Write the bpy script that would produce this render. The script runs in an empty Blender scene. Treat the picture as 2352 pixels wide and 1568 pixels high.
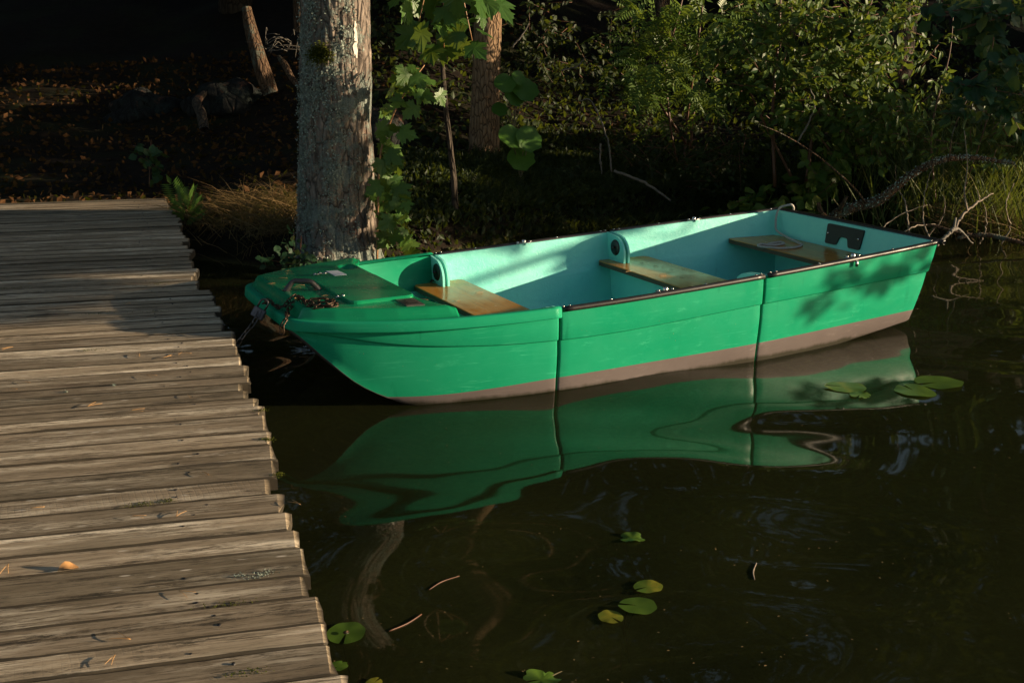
import bpy, math, random
import numpy as np
from mathutils import Vector, noise

random.seed(7)
rng = np.random.default_rng(11)
scene = bpy.context.scene
COL = scene.collection
PI = math.pi

# ------------------------------------------------------------------ camera maths
CH = 1.7
PITCH = math.radians(15.34)
FPX = 2530.0                       # focal length for a 2352 px wide picture
cF = np.array([0, math.cos(PITCH), -math.sin(PITCH)])
cU = np.array([0, math.sin(PITCH), math.cos(PITCH)])
cR = np.array([1.0, 0, 0])
cC = np.array([0, 0, CH])


def ray(px, py):
    return cF * FPX + cR * (px - 1176) - cU * (py - 784)


def at(px, py, Y):
    """world point seen at px,py that lies Y metres in front"""
    d = ray(px, py)
    return cC + d * (Y / d[1])


def onz(px, py, z):
    d = ray(px, py)
    return cC + d * ((z - CH) / d[2])


BT = math.radians(27.3)
EU = np.array([math.cos(BT), math.sin(BT), 0])
EV = np.array([-math.sin(BT), math.cos(BT), 0])
BO = EU * 1.27 + EV * 5.31


def bz(px, py, z):
    """boat-local point on the plane z"""
    q = onz(px, py, z) - BO
    return np.array([q @ EU, q @ EV, z])


# ------------------------------------------------------------------ object helpers
def tag(o, label=None, cat=None, group=None, kind=None):
    if label: o['label'] = label
    if cat: o['category'] = cat
    if group: o['group'] = group
    if kind: o['kind'] = kind
    return o


def empty(name, loc, rz=0.0):
    o = bpy.data.objects.new(name, None)
    o.empty_display_size = 0.1
    o.location = tuple(float(v) for v in loc)
    o.rotation_euler = (0, 0, rz)
    COL.objects.link(o)
    return o


def thing(name, loc, label, cat, group=None, rz=0.0):
    return tag(empty(name, loc, rz), label, cat, group)


def mesh_np(name, V, F, smooth=True, tone=None, uv=None):
    """V (n,3); F: one (m,k) array or a list of polygons"""
    V = np.asarray(V, dtype=np.float32)
    me = bpy.data.meshes.new(name)
    if isinstance(F, np.ndarray):
        m, k = F.shape
        me.vertices.add(len(V)); me.vertices.foreach_set('co', V.ravel())
        me.loops.add(m * k); me.loops.foreach_set('vertex_index', F.ravel().astype(np.int32))
        me.polygons.add(m)
        me.polygons.foreach_set('loop_start', np.arange(0, m * k, k, dtype=np.int32))
        me.polygons.foreach_set('loop_total', np.full(m, k, dtype=np.int32))
        me.update(calc_edges=True)
    else:
        me.from_pydata([tuple(map(float, v)) for v in V], [], [tuple(int(i) for i in f) for f in F])
        me.update()
    me.polygons.foreach_set('use_smooth', np.full(len(me.polygons), smooth, dtype=bool))
    if tone is not None:
        a = me.attributes.new('tone', 'FLOAT', 'POINT')
        a.data.foreach_set('value', np.asarray(tone, dtype=np.float32))
    if uv is not None:
        l = me.uv_layers.new(name='UVMap')
        vi = np.empty(len(me.loops), dtype=np.int32); me.loops.foreach_get('vertex_index', vi)
        l.data.foreach_set('uv', np.asarray(uv, dtype=np.float32)[vi].ravel())
    me.validate()
    return me


def obj(name, me, material=None, parent=None, world=True):
    """link a mesh; with a parent Empty the vertices are given in world space unless world=False"""
    o = bpy.data.objects.new(name, me)
    if material is not None:
        for mm in (material if isinstance(material, (list, tuple)) else [material]):
            me.materials.append(mm)
    if parent is not None:
        o.parent = parent
        if world:
            p = parent
            off = Vector((0, 0, 0))
            while p is not None:
                off += p.location; p = p.parent
            me.transform(__import__('mathutils').Matrix.Translation(-off))
    COL.objects.link(o)
    return o


class MB:
    """collects polygons"""
    def __init__(s): s.v, s.f, s.m = [], [], []
    def add(s, V, F, mi=0):
        b = len(s.v)
        s.v += [tuple(map(float, p)) for p in V]
        for f in F:
            s.f.append(tuple(int(i) + b for i in f)); s.m.append(mi)
    def box(s, c, d, mi=0, R=None, bev=0.0):
        c = np.array(c, float); hx, hy, hz = d[0] / 2, d[1] / 2, d[2] / 2
        if bev <= 0:
            P = np.array([(x * hx, y * hy, z * hz) for x in (-1, 1) for y in (-1, 1) for z in (-1, 1)])
            F = [(0, 1, 3, 2), (4, 6, 7, 5), (0, 4, 5, 1), (2, 3, 7, 6), (0, 2, 6, 4), (1, 5, 7, 3)]
        else:
            ring = lambda z, i: [(-hx + i, -hy, z), (hx - i, -hy, z), (hx, -hy + i, z), (hx, hy - i, z), (hx - i, hy, z), (-hx + i, hy, z), (-hx, hy - i, z), (-hx, -hy + i, z)]
            sh = lambda r, k: [((abs(x) - k) * (1 if x > 0 else -1), (abs(y) - k) * (1 if y > 0 else -1), z) for x, y, z in r]
            r0, r1, r2, r3 = sh(ring(-hz, bev), bev), ring(-hz + bev, bev), ring(hz - bev, bev), sh(ring(hz, bev), bev)
            P = np.array(r0 + r1 + r2 + r3); F = [tuple(range(7, -1, -1)), tuple(range(24, 32))]
            for a in (0, 8, 16):
                for i in range(8):
                    j = (i + 1) % 8; F.append((a + i, a + j, a + 8 + j, a + 8 + i))
        if R is not None: P = P @ np.array(R).T
        s.add(P + c, F, mi)
    def tube(s, pts, r, n=8, mi=0, caps=True, flat=1.0, up=(0, 0, 1)):
        V, F = tube(pts, r, n, caps, flat, up); s.add(V, F, mi)
    def mesh(s, name, smooth=True):
        me = bpy.data.meshes.new(name); me.from_pydata(s.v, [], s.f); me.update()
        me.polygons.foreach_set('use_smooth', np.full(len(s.f), smooth, dtype=bool))
        me.polygons.foreach_set('material_index', np.array(s.m, dtype=np.int32))
        return me


def catmull(pts, n=8):
    P = np.array(pts, float)
    P = np.vstack([2 * P[0] - P[1], P, 2 * P[-1] - P[-2]])
    out = []
    for i in range(1, len(P) - 2):
        a, b, c, d = P[i - 1:i + 3]
        for t in np.linspace(0, 1, n, endpoint=False):
            out.append(.5 * (2 * b + (c - a) * t + (2 * a - 5 * b + 4 * c - d) * t * t + (3 * b - a - 3 * c + d) * t ** 3))
    out.append(P[-2])
    return np.array(out)


def tube(pts, r, n=8, caps=True, flat=1.0, up=(0, 0, 1)):
    P = np.array(pts, float); m = len(P)
    R = np.full(m, r) if np.isscalar(r) else np.interp(np.linspace(0, 1, m), np.linspace(0, 1, len(r)), r)
    T = np.gradient(P, axis=0); T /= (np.linalg.norm(T, axis=1, keepdims=True) + 1e-9)
    u = np.array(up, float)
    if abs(T[0] @ u) > .9: u = np.array([1.0, 0, 0])
    V = []
    a = np.cross(T[0], u); a /= np.linalg.norm(a)
    for i in range(m):
        a = a - T[i] * (a @ T[i]); a /= (np.linalg.norm(a) + 1e-9)
        b = np.cross(a, T[i])
        for k in range(n):
            q = 2 * PI * k / n
            V.append(P[i] + R[i] * (math.cos(q) * a + flat * math.sin(q) * b))
    F = [(i * n + k, i * n + (k + 1) % n, (i + 1) * n + (k + 1) % n, (i + 1) * n + k) for i in range(m - 1) for k in range(n)]
    if caps:
        F += [tuple(range(n - 1, -1, -1)), tuple((m - 1) * n + k for k in range(n))]
    return V, F


def smooth_interp(xs, ys):
    xs, ys = np.array(xs, float), np.array(ys, float)
    m = np.gradient(ys, xs)
    def f(x):
        x = min(max(x, xs[0]), xs[-1]); i = min(int(np.searchsorted(xs, x, side='right')) - 1, len(xs) - 2); i = max(i, 0)
        h = xs[i + 1] - xs[i]; t = (x - xs[i]) / h
        return float((2 * t ** 3 - 3 * t * t + 1) * ys[i] + (t ** 3 - 2 * t * t + t) * h * m[i] + (-2 * t ** 3 + 3 * t * t) * ys[i + 1] + (t ** 3 - t * t) * h * m[i + 1])
    return f


def sstep(a, b, x):
    t = np.clip((np.asarray(x, float) - a) / (b - a), 0, 1)
    return t * t * (3 - 2 * t)


# ------------------------------------------------------------------ materials
def new_mat(name):
    m = bpy.data.materials.new(name); m.use_nodes = True
    nt = m.node_tree; nt.nodes.clear()
    out = nt.nodes.new('ShaderNodeOutputMaterial')
    return m, nt, out


class N:
    """small node helper"""
    def __init__(s, nt): s.nt = nt
    def n(s, t, **kw):
        x = s.nt.nodes.new(t)
        for k, v in kw.items():
            if k.startswith('i_'): x.inputs[k[2:].replace('_', ' ')].default_value = v
            else: setattr(x, k, v)
        return x
    def l(s, a, b): s.nt.links.new(a, b)
    def coord(s, kind='Object', scale=(1, 1, 1)):
        c = s.n('ShaderNodeTexCoord'); mp = s.n('ShaderNodeMapping'); mp.inputs['Scale'].default_value = scale
        s.l(c.outputs[kind], mp.inputs['Vector']); return mp.outputs['Vector']
    def noise(s, vec, scale, detail=4, rough=.6, dist=0.0):
        x = s.n('ShaderNodeTexNoise'); x.inputs['Scale'].default_value = scale; x.inputs['Detail'].default_value = detail
        x.inputs['Roughness'].default_value = rough; x.inputs['Distortion'].default_value = dist
        if vec is not None: s.l(vec, x.inputs['Vector'])
        return x.outputs['Fac']
    def vor(s, vec, scale, out='Distance', feature='F1', rnd=1.0):
        x = s.n('ShaderNodeTexVoronoi', feature=feature); x.inputs['Scale'].default_value = scale; x.inputs['Randomness'].default_value = rnd
        if vec is not None: s.l(vec, x.inputs['Vector'])
        return x.outputs[out]
    def ramp(s, fac, stops, interp='LINEAR'):
        x = s.n('ShaderNodeValToRGB'); e = x.color_ramp.elements; x.color_ramp.interpolation = interp
        while len(e) < len(stops): e.new(.5)
        for k, (p, c) in enumerate(stops):
            e[k].position = p; e[k].color = (c, c, c, 1) if np.isscalar(c) else (*c[:3], 1)
        s.l(fac, x.inputs['Fac']); return x.outputs['Color']
    def mix(s, fac, a, b, blend='MIX'):
        x = s.n('ShaderNodeMix', data_type='RGBA', blend_type=blend)
        for sock, v in ((x.inputs[0], fac), (x.inputs[6], a), (x.inputs[7], b)):
            if hasattr(v, 'is_linked'): s.l(v, sock)
            elif np.isscalar(v): sock.default_value = v
            else: sock.default_value = (*v[:3], 1)
        return x.outputs[2]
    def math(s, op, a, b=0.0):
        x = s.n('ShaderNodeMath', operation=op)
        for i, v in enumerate((a, b)):
            if hasattr(v, 'is_linked'): s.l(v, x.inputs[i])
            else: x.inputs[i].default_value = v
        return x.outputs[0]
    def bump(s, h, strength=.3, dist=.01, normal=None):
        x = s.n('ShaderNodeBump'); x.inputs['Strength'].default_value = strength; x.inputs['Distance'].default_value = dist
        s.l(h, x.inputs['Height'])
        if normal is not None: s.l(normal, x.inputs['Normal'])
        return x.outputs['Normal']
    def bsdf(s, color, rough=.5, normal=None, spec=.5, metal=0.0, coat=0.0, coat_rough=.1):
        x = s.n('ShaderNodeBsdfPrincipled')
        def put(sock, v):
            if hasattr(v, 'is_linked'): s.l(v, x.inputs[sock])
            elif np.isscalar(v): x.inputs[sock].default_value = v
            else: x.inputs[sock].default_value = (*v[:3], 1)
        put('Base Color', color); put('Roughness', rough); put('Specular IOR Level', spec); put('Metallic', metal)
        put('Coat Weight', coat); put('Coat Roughness', coat_rough)
        if normal is not None: s.l(normal, x.inputs['Normal'])
        return x.outputs[0]


def finish(nt, out, sh): nt.links.new(sh, out.inputs['Surface'])


def plain(name, color, rough=.5, metal=0.0, var=.25, scale=20, bump=.0, spec=.5):
    m, nt, out = new_mat(name); k = N(nt)
    v = k.coord(); f = k.noise(v, scale, 5)
    c = np.array(color)
    col = k.ramp(f, [(.3, tuple(c * (1 - var))), (.7, tuple(np.minimum(c * (1 + var), 1)))])
    nrm = k.bump(k.noise(v, scale * 4, 3), bump, .004) if bump else None
    finish(nt, out, k.bsdf(col, rough, nrm, spec, metal)); return m


def leaf_mat(name, lo, hi, trans=.35, rough=.45, spec=.35, yellow=None):
    m, nt, out = new_mat(name); k = N(nt)
    a = k.n('ShaderNodeAttribute', attribute_name='tone')
    stops = [(0.0, lo), (.85, hi)] + ([(1.0, yellow)] if yellow else [])
    col = k.ramp(a.outputs['Fac'], stops)
    v = k.coord(); col = k.mix(k.ramp(k.noise(v, 35, 3), [(.35, 0), (.65, 1)]), col, k.mix(.35, col, lo))
    p = k.bsdf(col, rough, None, spec)
    t = k.n('ShaderNodeBsdfTranslucent'); k.l(k.mix(.5, col, (.25, .30, .02)), t.inputs['Color'])
    mx = k.n('ShaderNodeMixShader'); mx.inputs[0].default_value = trans
    k.l(p, mx.inputs[1]); k.l(t.outputs[0], mx.inputs[2])
    finish(nt, out, mx.outputs[0]); return m


def gelcoat(name, base, pale, rough=.28, spec=.22, dirt=1.0, scuffs=1.0, wet=False):
    """moulded boat plastic: faint mottling, chalky scuffs, fine scratches, specks of dirt"""
    m, nt, out = new_mat(name); k = N(nt)
    v = k.coord()
    big = k.noise(v, 2.2, 4, .6)
    col = k.mix(k.ramp(big, [(.35, 0), (.7, .35)]), base, pale)
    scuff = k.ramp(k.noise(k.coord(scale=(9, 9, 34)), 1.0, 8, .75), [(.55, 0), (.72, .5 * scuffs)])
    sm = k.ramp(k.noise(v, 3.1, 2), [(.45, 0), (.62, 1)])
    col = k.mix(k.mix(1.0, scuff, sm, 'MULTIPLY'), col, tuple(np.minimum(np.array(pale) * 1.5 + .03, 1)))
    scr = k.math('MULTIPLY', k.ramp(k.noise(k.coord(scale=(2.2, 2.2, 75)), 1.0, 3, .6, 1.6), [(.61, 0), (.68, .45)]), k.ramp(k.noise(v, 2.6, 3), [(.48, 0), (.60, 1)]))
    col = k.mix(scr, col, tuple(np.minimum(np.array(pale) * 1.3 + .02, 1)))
    speck = k.ramp(k.vor(v, 55), [(.06, 1), (.10, 0)])
    sk = k.ramp(k.noise(v, 16, 2), [(.60, 0), (.66, dirt)])
    col = k.mix(k.mix(1.0, speck, sk, 'MULTIPLY'), col, (.30, .27, .16))
    if wet:      # damp, slimy line just above the water
        sz = k.n('ShaderNodeSeparateXYZ'); k.l(k.n('ShaderNodeTexCoord').outputs['Object'], sz.inputs[0])
        zz = k.math('ADD', sz.outputs['Z'], k.math('MULTIPLY', k.noise(k.coord(scale=(6, 6, 1)), 1.0, 5, .7), -.05))
        col = k.mix(k.ramp(k.math('ADD', k.math('MULTIPLY', zz, 10.0), .5), [(.32, .85), (.50, 0)]), col, (.030, .030, .018))
    else:        # long rub marks left by fenders and fingers
        rb = k.ramp(k.noise(k.coord(scale=(7, 7, 1.6)), 1.0, 3, .5, 1.5), [(.64, 0), (.70, .35 * scuffs)])
        col = k.mix(rb, col, tuple(np.array(base) * .62))
    r = k.ramp(k.noise(v, 7, 5), [(.3, rough - .06), (.7, rough + .16)])
    finish(nt, out, k.bsdf(col, r, k.bump(k.noise(v, 60, 3), .05, .004), spec)); return m


M = {}
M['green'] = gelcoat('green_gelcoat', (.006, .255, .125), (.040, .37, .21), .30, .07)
M['deck_green'] = gelcoat('deck_green_gelcoat', (.004, .21, .085), (.010, .26, .11), .17, .5, .35, .15)


def inner_mat():
    m, nt, out = new_mat('turquoise_fibreglass'); k = N(nt); v = k.coord()
    big = k.noise(v, 1.8, 4)
    col = k.ramp(big, [(.3, (.18, .70, .61)), (.7, (.30, .84, .70))])
    stain = k.ramp(k.noise(k.coord(scale=(10, 10, 3)), 1.0, 6, .7), [(.62, 0), (.78, .5)])
    col = k.mix(stain, col, (.10, .36, .28))
    speck = k.ramp(k.vor(v, 26), [(.035, 1), (.06, 0)]); sk = k.ramp(k.noise(v, 7, 2), [(.56, 0), (.6, .8)])
    col = k.mix(k.mix(1.0, speck, sk, 'MULTIPLY'), col, (.05, .09, .06))
    h1 = k.noise(k.coord(scale=(45, 45, 70)), 1.0, 3, .6, 1.5)
    h2 = k.noise(v, 9, 2)
    h = k.math('ADD', h1, k.math('MULTIPLY', h2, 1.4))
    finish(nt, out, k.bsdf(col, .38, k.bump(h, .4, .005), .4)); return m


M['turq'] = inner_mat()
M['stripe'] = gelcoat('antifouling_stripe', (.12, .10, .096), (.19, .16, .152), .4, .08, 1.0, 1.0, True)
M['black'] = plain('black_rubber', (.018, .016, .015), .38, 0, .3, 30, .08)
M['blackpad'] = plain('black_plastic_pad', (.008, .008, .009), .5, 0, .2, 30, .03)
M['steel'] = plain('stainless_steel', (.62, .60, .57), .25, 1.0, .12, 60)
M['handle'] = plain('grey_black_plastic', (.05, .045, .042), .5, 0, .25, 60, .1)
M['white'] = plain('white_label', (.62, .64, .66), .5, 0, .06, 40)
M['plate'] = plain('engraved_plate', (.16, .145, .13), .35, .6, .25, 80)
M['plate_mark'] = plain('engraved_lines', (.03, .027, .025), .5, .2, .2, 80)
M['rust'] = plain('rusty_chain', (.06, .038, .026), .40, .8, .55, 60, .2)
M['chain'] = plain('dark_chain_steel', (.10, .09, .085), .35, .85, .4, 60, .1)
M['lock'] = plain('weathered_lock', (.10, .095, .11), .5, .5, .35, 70, .15)
M['rope'] = plain('grey_rope', (.42, .40, .36), .8, 0, .3, 180, .6)
M['needle'] = plain('dry_needle', (.46, .25, .09), .6, 0, .35, 40)
M['dryleaf'] = plain('dry_leaf', (.42, .22, .08), .6, 0, .4, 50)


def ply_mat():
    m, nt, out = new_mat('varnished_plywood'); k = N(nt)
    v = k.coord(scale=(14, 1.2, 14))
    g = k.noise(v, 3.0, 8, .65, .6)
    col = k.ramp(g, [(.25, (.30, .13, .02)), (.55, (.48, .225, .04)), (.8, (.60, .33, .08))])
    w = k.ramp(k.noise(k.coord(), 6, 6, .7), [(.55, 0), (.75, .5)])
    col = k.mix(w, col, (.36, .24, .10))
    sp = k.ramp(k.vor(k.coord(), 40), [(.04, 1), (.07, 0)])
    col = k.mix(k.mix(1.0, sp, k.ramp(k.noise(k.coord(), 11), [(.5, 0), (.56, .8)]), 'MULTIPLY'), col, (.05, .03, .015))
    r = k.ramp(k.noise(k.coord(), 12, 5), [(.3, .10), (.75, .32)])
    finish(nt, out, k.bsdf(col, r, k.bump(g, .12, .003), .2)); return m


def ply_edge():
    m, nt, out = new_mat('plywood_edge_layers'); k = N(nt)
    s = k.n('ShaderNodeSeparateXYZ'); c = k.n('ShaderNodeTexCoord'); k.l(c.outputs['Object'], s.inputs[0])
    b = k.math('SINE', k.math('MULTIPLY', s.outputs['Z'], 1500.0))
    col = k.ramp(b, [(.1, (.030, .018, .008)), (.9, (.15, .095, .04))])
    finish(nt, out, k.bsdf(col, .55)); return m


M['ply'] = ply_mat(); M['plyedge'] = ply_edge()


def wood_mat():
    m, nt, out = new_mat('weathered_deck_boards'); k = N(nt)
    uvn = k.n('ShaderNodeTexCoord').outputs['UV']
    def mp(sx, sy):
        x = k.n('ShaderNodeMapping'); x.inputs['Scale'].default_value = (sx, sy, 1); k.l(uvn, x.inputs['Vector']); return x.outputs[0]
    tone = k.n('ShaderNodeAttribute', attribute_name='tone').outputs['Fac']
    grain = k.noise(mp(1.6, 34), 1.0, 7, .68, .6)
    fine = k.noise(mp(4.5, 62), 1.0, 8, .8)
    fine2 = k.noise(mp(17, 150), 1.0, 5, .75)
    broad = k.noise(mp(1.3, 6), 1.0, 5, .65, .8)
    fm = k.math('ADD', k.math('MULTIPLY', fine, .6), k.math('MULTIPLY', fine2, .4))
    col = k.ramp(grain, [(.25, (.145, .115, .082)), (.46, (.285, .235, .172)), (.62, (.41, .35, .27)), (.82, (.52, .46, .37))])
    col = k.mix(k.ramp(fm, [(.40, .85), (.50, 0)]), col, (.062, .050, .036))
    col = k.mix(k.ramp(broad, [(.42, 0), (.72, .6)]), col, (.105, .092, .064))
    bl = k.math('MULTIPLY', k.ramp(k.noise(mp(1.0, 9), 1.0, 6, .7), [(.50, 0), (.66, 1)]), k.ramp(fm, [(.45, 0), (.52, .95)]))
    col = k.mix(bl, col, (.74, .68, .57))
    blk = k.math('MULTIPLY', k.ramp(k.noise(mp(2.0, 14), 1.0, 8, .78), [(.52, 0), (.62, 1)]), k.ramp(k.noise(mp(11, 60), 1.0, 6, .8), [(.46, 0), (.52, .9)]))
    col = k.mix(blk, col, (.035, .030, .022))
    tint = k.ramp(tone, [(0, (.52, .50, .43)), (.35, (.85, .79, .70)), (.7, (1.18, 1.09, .96)), (1, (1.45, 1.37, 1.24))])
    col = k.mix(1.0, col, tint, 'MULTIPLY')
    chipm = k.math('MULTIPLY', k.ramp(k.vor(mp(9, 42), 1.0), [(.10, 1), (.17, 0)]), k.ramp(k.noise(mp(1.7, 8), 1.0, 3), [(.53, 0), (.57, .95)]))
    col = k.mix(chipm, col, k.ramp(k.vor(mp(9, 42), 1.0, 'Color'), [(.45, (.03, .022, .015)), (.55, (.62, .55, .45))]))
    crack = k.ramp(k.noise(mp(.9, 52), 1.0, 4, .7, .4), [(.315, 1), (.345, 0)])
    col = k.mix(crack, col, (.018, .013, .009))
    # knots
    kn = k.vor(mp(1.5, 6.5), 1.0)
    knm = k.ramp(kn, [(.06, 1), (.16, 0)])
    col = k.mix(k.mix(1.0, knm, k.ramp(k.noise(mp(1.2, 3), 1.0), [(.48, 0), (.54, .8)]), 'MULTIPLY'), col, (.055, .032, .018))
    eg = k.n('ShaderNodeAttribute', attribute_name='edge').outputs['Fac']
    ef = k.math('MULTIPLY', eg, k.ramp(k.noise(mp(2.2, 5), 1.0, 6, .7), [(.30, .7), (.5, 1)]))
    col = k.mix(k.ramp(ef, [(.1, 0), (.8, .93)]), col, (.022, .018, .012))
    # algae and yellow moss specks
    mo = k.ramp(k.noise(mp(7, 26), 1.0, 6, .7), [(.66, 0), (.74, .8)])
    col = k.mix(mo, col, (.085, .085, .018))
    h = k.math('ADD', k.math('MULTIPLY', grain, .12), fm)
    h = k.math('SUBTRACT', h, k.math('MULTIPLY', crack, 1.2))
    saw = k.n('ShaderNodeAttribute', attribute_name='saw').outputs['Fac']
    s = k.n('ShaderNodeSeparateXYZ'); k.l(uvn, s.inputs[0])
    cut = k.math('MULTIPLY', k.math('POWER', k.math('ABSOLUTE', k.math('SINE', k.math('MULTIPLY', k.math('ADD', s.outputs['X'], k.math('ADD', k.math('MULTIPLY', s.outputs['Y'], .18), k.math('MULTIPLY', broad, .03))), 165.0))), 40.0), k.math('MULTIPLY', saw, k.ramp(k.noise(mp(2.5, 9), 1.0, 4, .6), [(.38, .1), (.6, 1)])))
    h = k.math('ADD', h, k.math('MULTIPLY', cut, -.3))
    col = k.mix(k.math('MULTIPLY', cut, .3), col, (.03, .024, .017))
    finish(nt, out, k.bsdf(col, .82, k.bump(h, .9, .0028), .25)); return m


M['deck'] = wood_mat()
M['beam'] = plain('dark_wet_beam', (.045, .035, .025), .7, 0, .5, 14, .5)


def bark_mat(name, dark, mid, light, lichen=None, scale=1.0, amount=.5):
    m, nt, out = new_mat(name); k = N(nt)
    v = k.coord(scale=(1, 1, .30)); o = k.coord()
    n1 = k.noise(v, 26 * scale, 8, .7, .5)
    cr = k.vor(v, 17 * scale, 'Distance', 'DISTANCE_TO_EDGE')
    col = k.ramp(n1, [(.25, dark), (.5, mid), (.75, light)])
    col = k.mix(k.ramp(cr, [(.0, .85), (.09, 0)]), col, tuple(np.array(dark) * .35))
    red = k.ramp(k.noise(v, 6, 5), [(.60, 0), (.68, .6)])
    col = k.mix(red, col, (.16, .075, .045))
    h = k.math('ADD', n1, k.ramp(cr, [(0, 0), (.18, .9)]))
    if lichen:
        lm = k.noise(o, 4.5, 3, .55); lf = k.noise(o, 38, 5, .7)
        s = k.math('ADD', k.math('MULTIPLY', lm, .65), k.math('MULTIPLY', lf, .45))
        fac = k.ramp(s, [(.60 - amount * .12, 0), (.66 - amount * .12, .85)])
        lc = k.ramp(k.noise(o, 90, 4), [(.3, tuple(np.array(lichen) * .55)), (.7, lichen)])
        col = k.mix(fac, col, lc); h = k.math('ADD', h, k.math('MULTIPLY', k.noise(o, 110, 4), fac))
    finish(nt, out, k.bsdf(col, .85, k.bump(h, .9, .02), .2)); return m


M['bark'] = bark_mat('lichened_grey_bark', (.070, .055, .044), (.205, .165, .135), (.40, .33, .26), (.26, .31, .27), 1.0, .45)
M['bark2'] = bark_mat('smooth_brown_bark', (.14, .085, .045), (.25, .16, .09), (.36, .25, .15), None, 1.6)
M['bark3'] = bark_mat('rotten_brown_bark', (.04, .024, .014), (.11, .066, .038), (.20, .125, .075), (.16, .18, .14), 1.6, .2)
M['darkbark'] = bark_mat('dark_forest_bark', (.03, .023, .017), (.06, .047, .035), (.10, .08, .06))
M['twig'] = plain('dead_twig', (.20, .155, .115), .8, 0, .4, 30, .3)
M['greytwig'] = plain('grey_dead_twig', (.12, .105, .085), .8, 0, .35, 30, .3)
M['lichen'] = leaf_mat('lichen_flakes', (.14, .17, .14), (.32, .37, .32), .05, .9, .1)
M['moss'] = leaf_mat('moss_tufts', (.03, .04, .006), (.12, .13, .02), .2, .9, .1)
M['scar'] = plain('bare_white_wood', (.58, .52, .45), .6, 0, .15, 20, .2)
M['maple'] = leaf_mat('maple_leaf', (.030, .085, .014), (.105, .21, .035), .38, .42, .4, (.20, .25, .04))
M['oval'] = leaf_mat('alder_leaf', (.026, .066, .012), (.12, .185, .034), .36, .46, .28, (.17, .18, .035))
M['dark_oval'] = leaf_mat('dark_alder_leaf', (.012, .042, .020), (.040, .095, .040), .25, .5, .22)
M['rowan'] = leaf_mat('rowan_leaf', (.045, .105, .016), (.15, .23, .04), .35, .42, .4, (.22, .20, .03))
M['broad'] = leaf_mat('broad_round_leaf', (.035, .12, .015), (.10, .22, .028), .45, .45, .35)
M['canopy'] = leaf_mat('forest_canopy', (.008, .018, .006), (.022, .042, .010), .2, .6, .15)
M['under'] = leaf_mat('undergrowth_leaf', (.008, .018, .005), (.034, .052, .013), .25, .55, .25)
M['grass'] = leaf_mat('bank_grass', (.03, .055, .012), (.11, .14, .032), .3, .55, .25, (.30, .22, .09))
M['hay'] = leaf_mat('dry_grass', (.06, .036, .015), (.30, .20, .09), .25, .7, .2)
M['litter'] = leaf_mat('leaf_litter', (.014, .008, .004), (.095, .044, .017), .15, .8, .1)
M['pad'] = leaf_mat('lily_pad', (.050, .115, .014), (.125, .205, .028), .3, .34, .45, (.30, .27, .03))
M['stem'] = plain('reddish_stem', (.11, .045, .022), .55, 0, .3, 30)
M['lilystem'] = plain('lily_stem', (.13, .10, .045), .6, 0, .35, 30)
M['mapstem'] = plain('maple_stem', (.33, .17, .07), .5, 0, .2, 30)
M['rock'] = bark_mat('mossy_rock', (.006, .006, .006), (.012, .013, .012), (.02, .021, .02), (.03, .04, .035), .6, .3)


def ground_mat():
    m, nt, out = new_mat('forest_floor_and_lake_bed'); k = N(nt); v = k.coord()
    n = k.noise(v, 9, 8, .75); n2 = k.noise(v, 1.3, 4)
    soil = k.ramp(n, [(.3, (.005, .0035, .002)), (.55, (.014, .009, .005)), (.8, (.035, .022, .011))])
    soil = k.mix(k.ramp(n2, [(.5, 0), (.65, .7)]), soil, (.016, .022, .006))
    nb = k.noise(v, 4.5, 8, .75, 2.5)
    bed = k.ramp(nb, [(.30, (.05, .048, .015)), (.55, (.15, .135, .04)), (.78, (.34, .30, .10))])
    s = k.n('ShaderNodeSeparateXYZ'); c = k.n('ShaderNodeTexCoord'); k.l(c.outputs['Object'], s.inputs[0])
    f = k.ramp(k.math('ADD', s.outputs['Z'], .5), [(.44, 1), (.54, 0)])
    col = k.mix(f, soil, bed)
    finish(nt, out, k.bsdf(col, .9, k.bump(n, .8, .05), .15)); return m


M['ground'] = ground_mat()


def water_mat():
    m, nt, out = new_mat('dark_lake_water'); k = N(nt)
    fr = k.n('ShaderNodeFresnel'); fr.inputs['IOR'].default_value = 1.36
    g = k.n('ShaderNodeBsdfGlossy'); g.inputs['Roughness'].default_value = WROUGH
    t = k.n('ShaderNodeBsdfTransparent'); t.inputs['Color'].default_value = (.74, .74, .42, 1)
    df = k.n('ShaderNodeBsdfDiffuse'); df.inputs['Color'].default_value = (.030, .034, .012, 1)      # suspended silt
    mk = k.n('ShaderNodeMixShader'); mk.inputs[0].default_value = .42; k.l(t.outputs[0], mk.inputs[1]); k.l(df.outputs[0], mk.inputs[2])
    mx = k.n('ShaderNodeMixShader'); k.l(fr.outputs[0], mx.inputs[0])
    k.l(mk.outputs[0], mx.inputs[1]); k.l(g.outputs[0], mx.inputs[2])
    finish(nt, out, mx.outputs[0]); return m


WROUGH = .03
WSCALE = 1.0
M['water'] = water_mat()

# ------------------------------------------------------------------ terrain, water
shore = smooth_interp([-60, -12, -6, -3, -2.2, -1.4, -.7, .3, 1.5, 2.6, 4.0, 5.5, 7, 9, 12, 60],
                      [10, 9.8, 9.3, 8.7, 8.35, 8.0, 8.6, 9.9, 10.8, 11.2, 10.6, 9.9, 9.4, 9, 9, 9])


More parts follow.
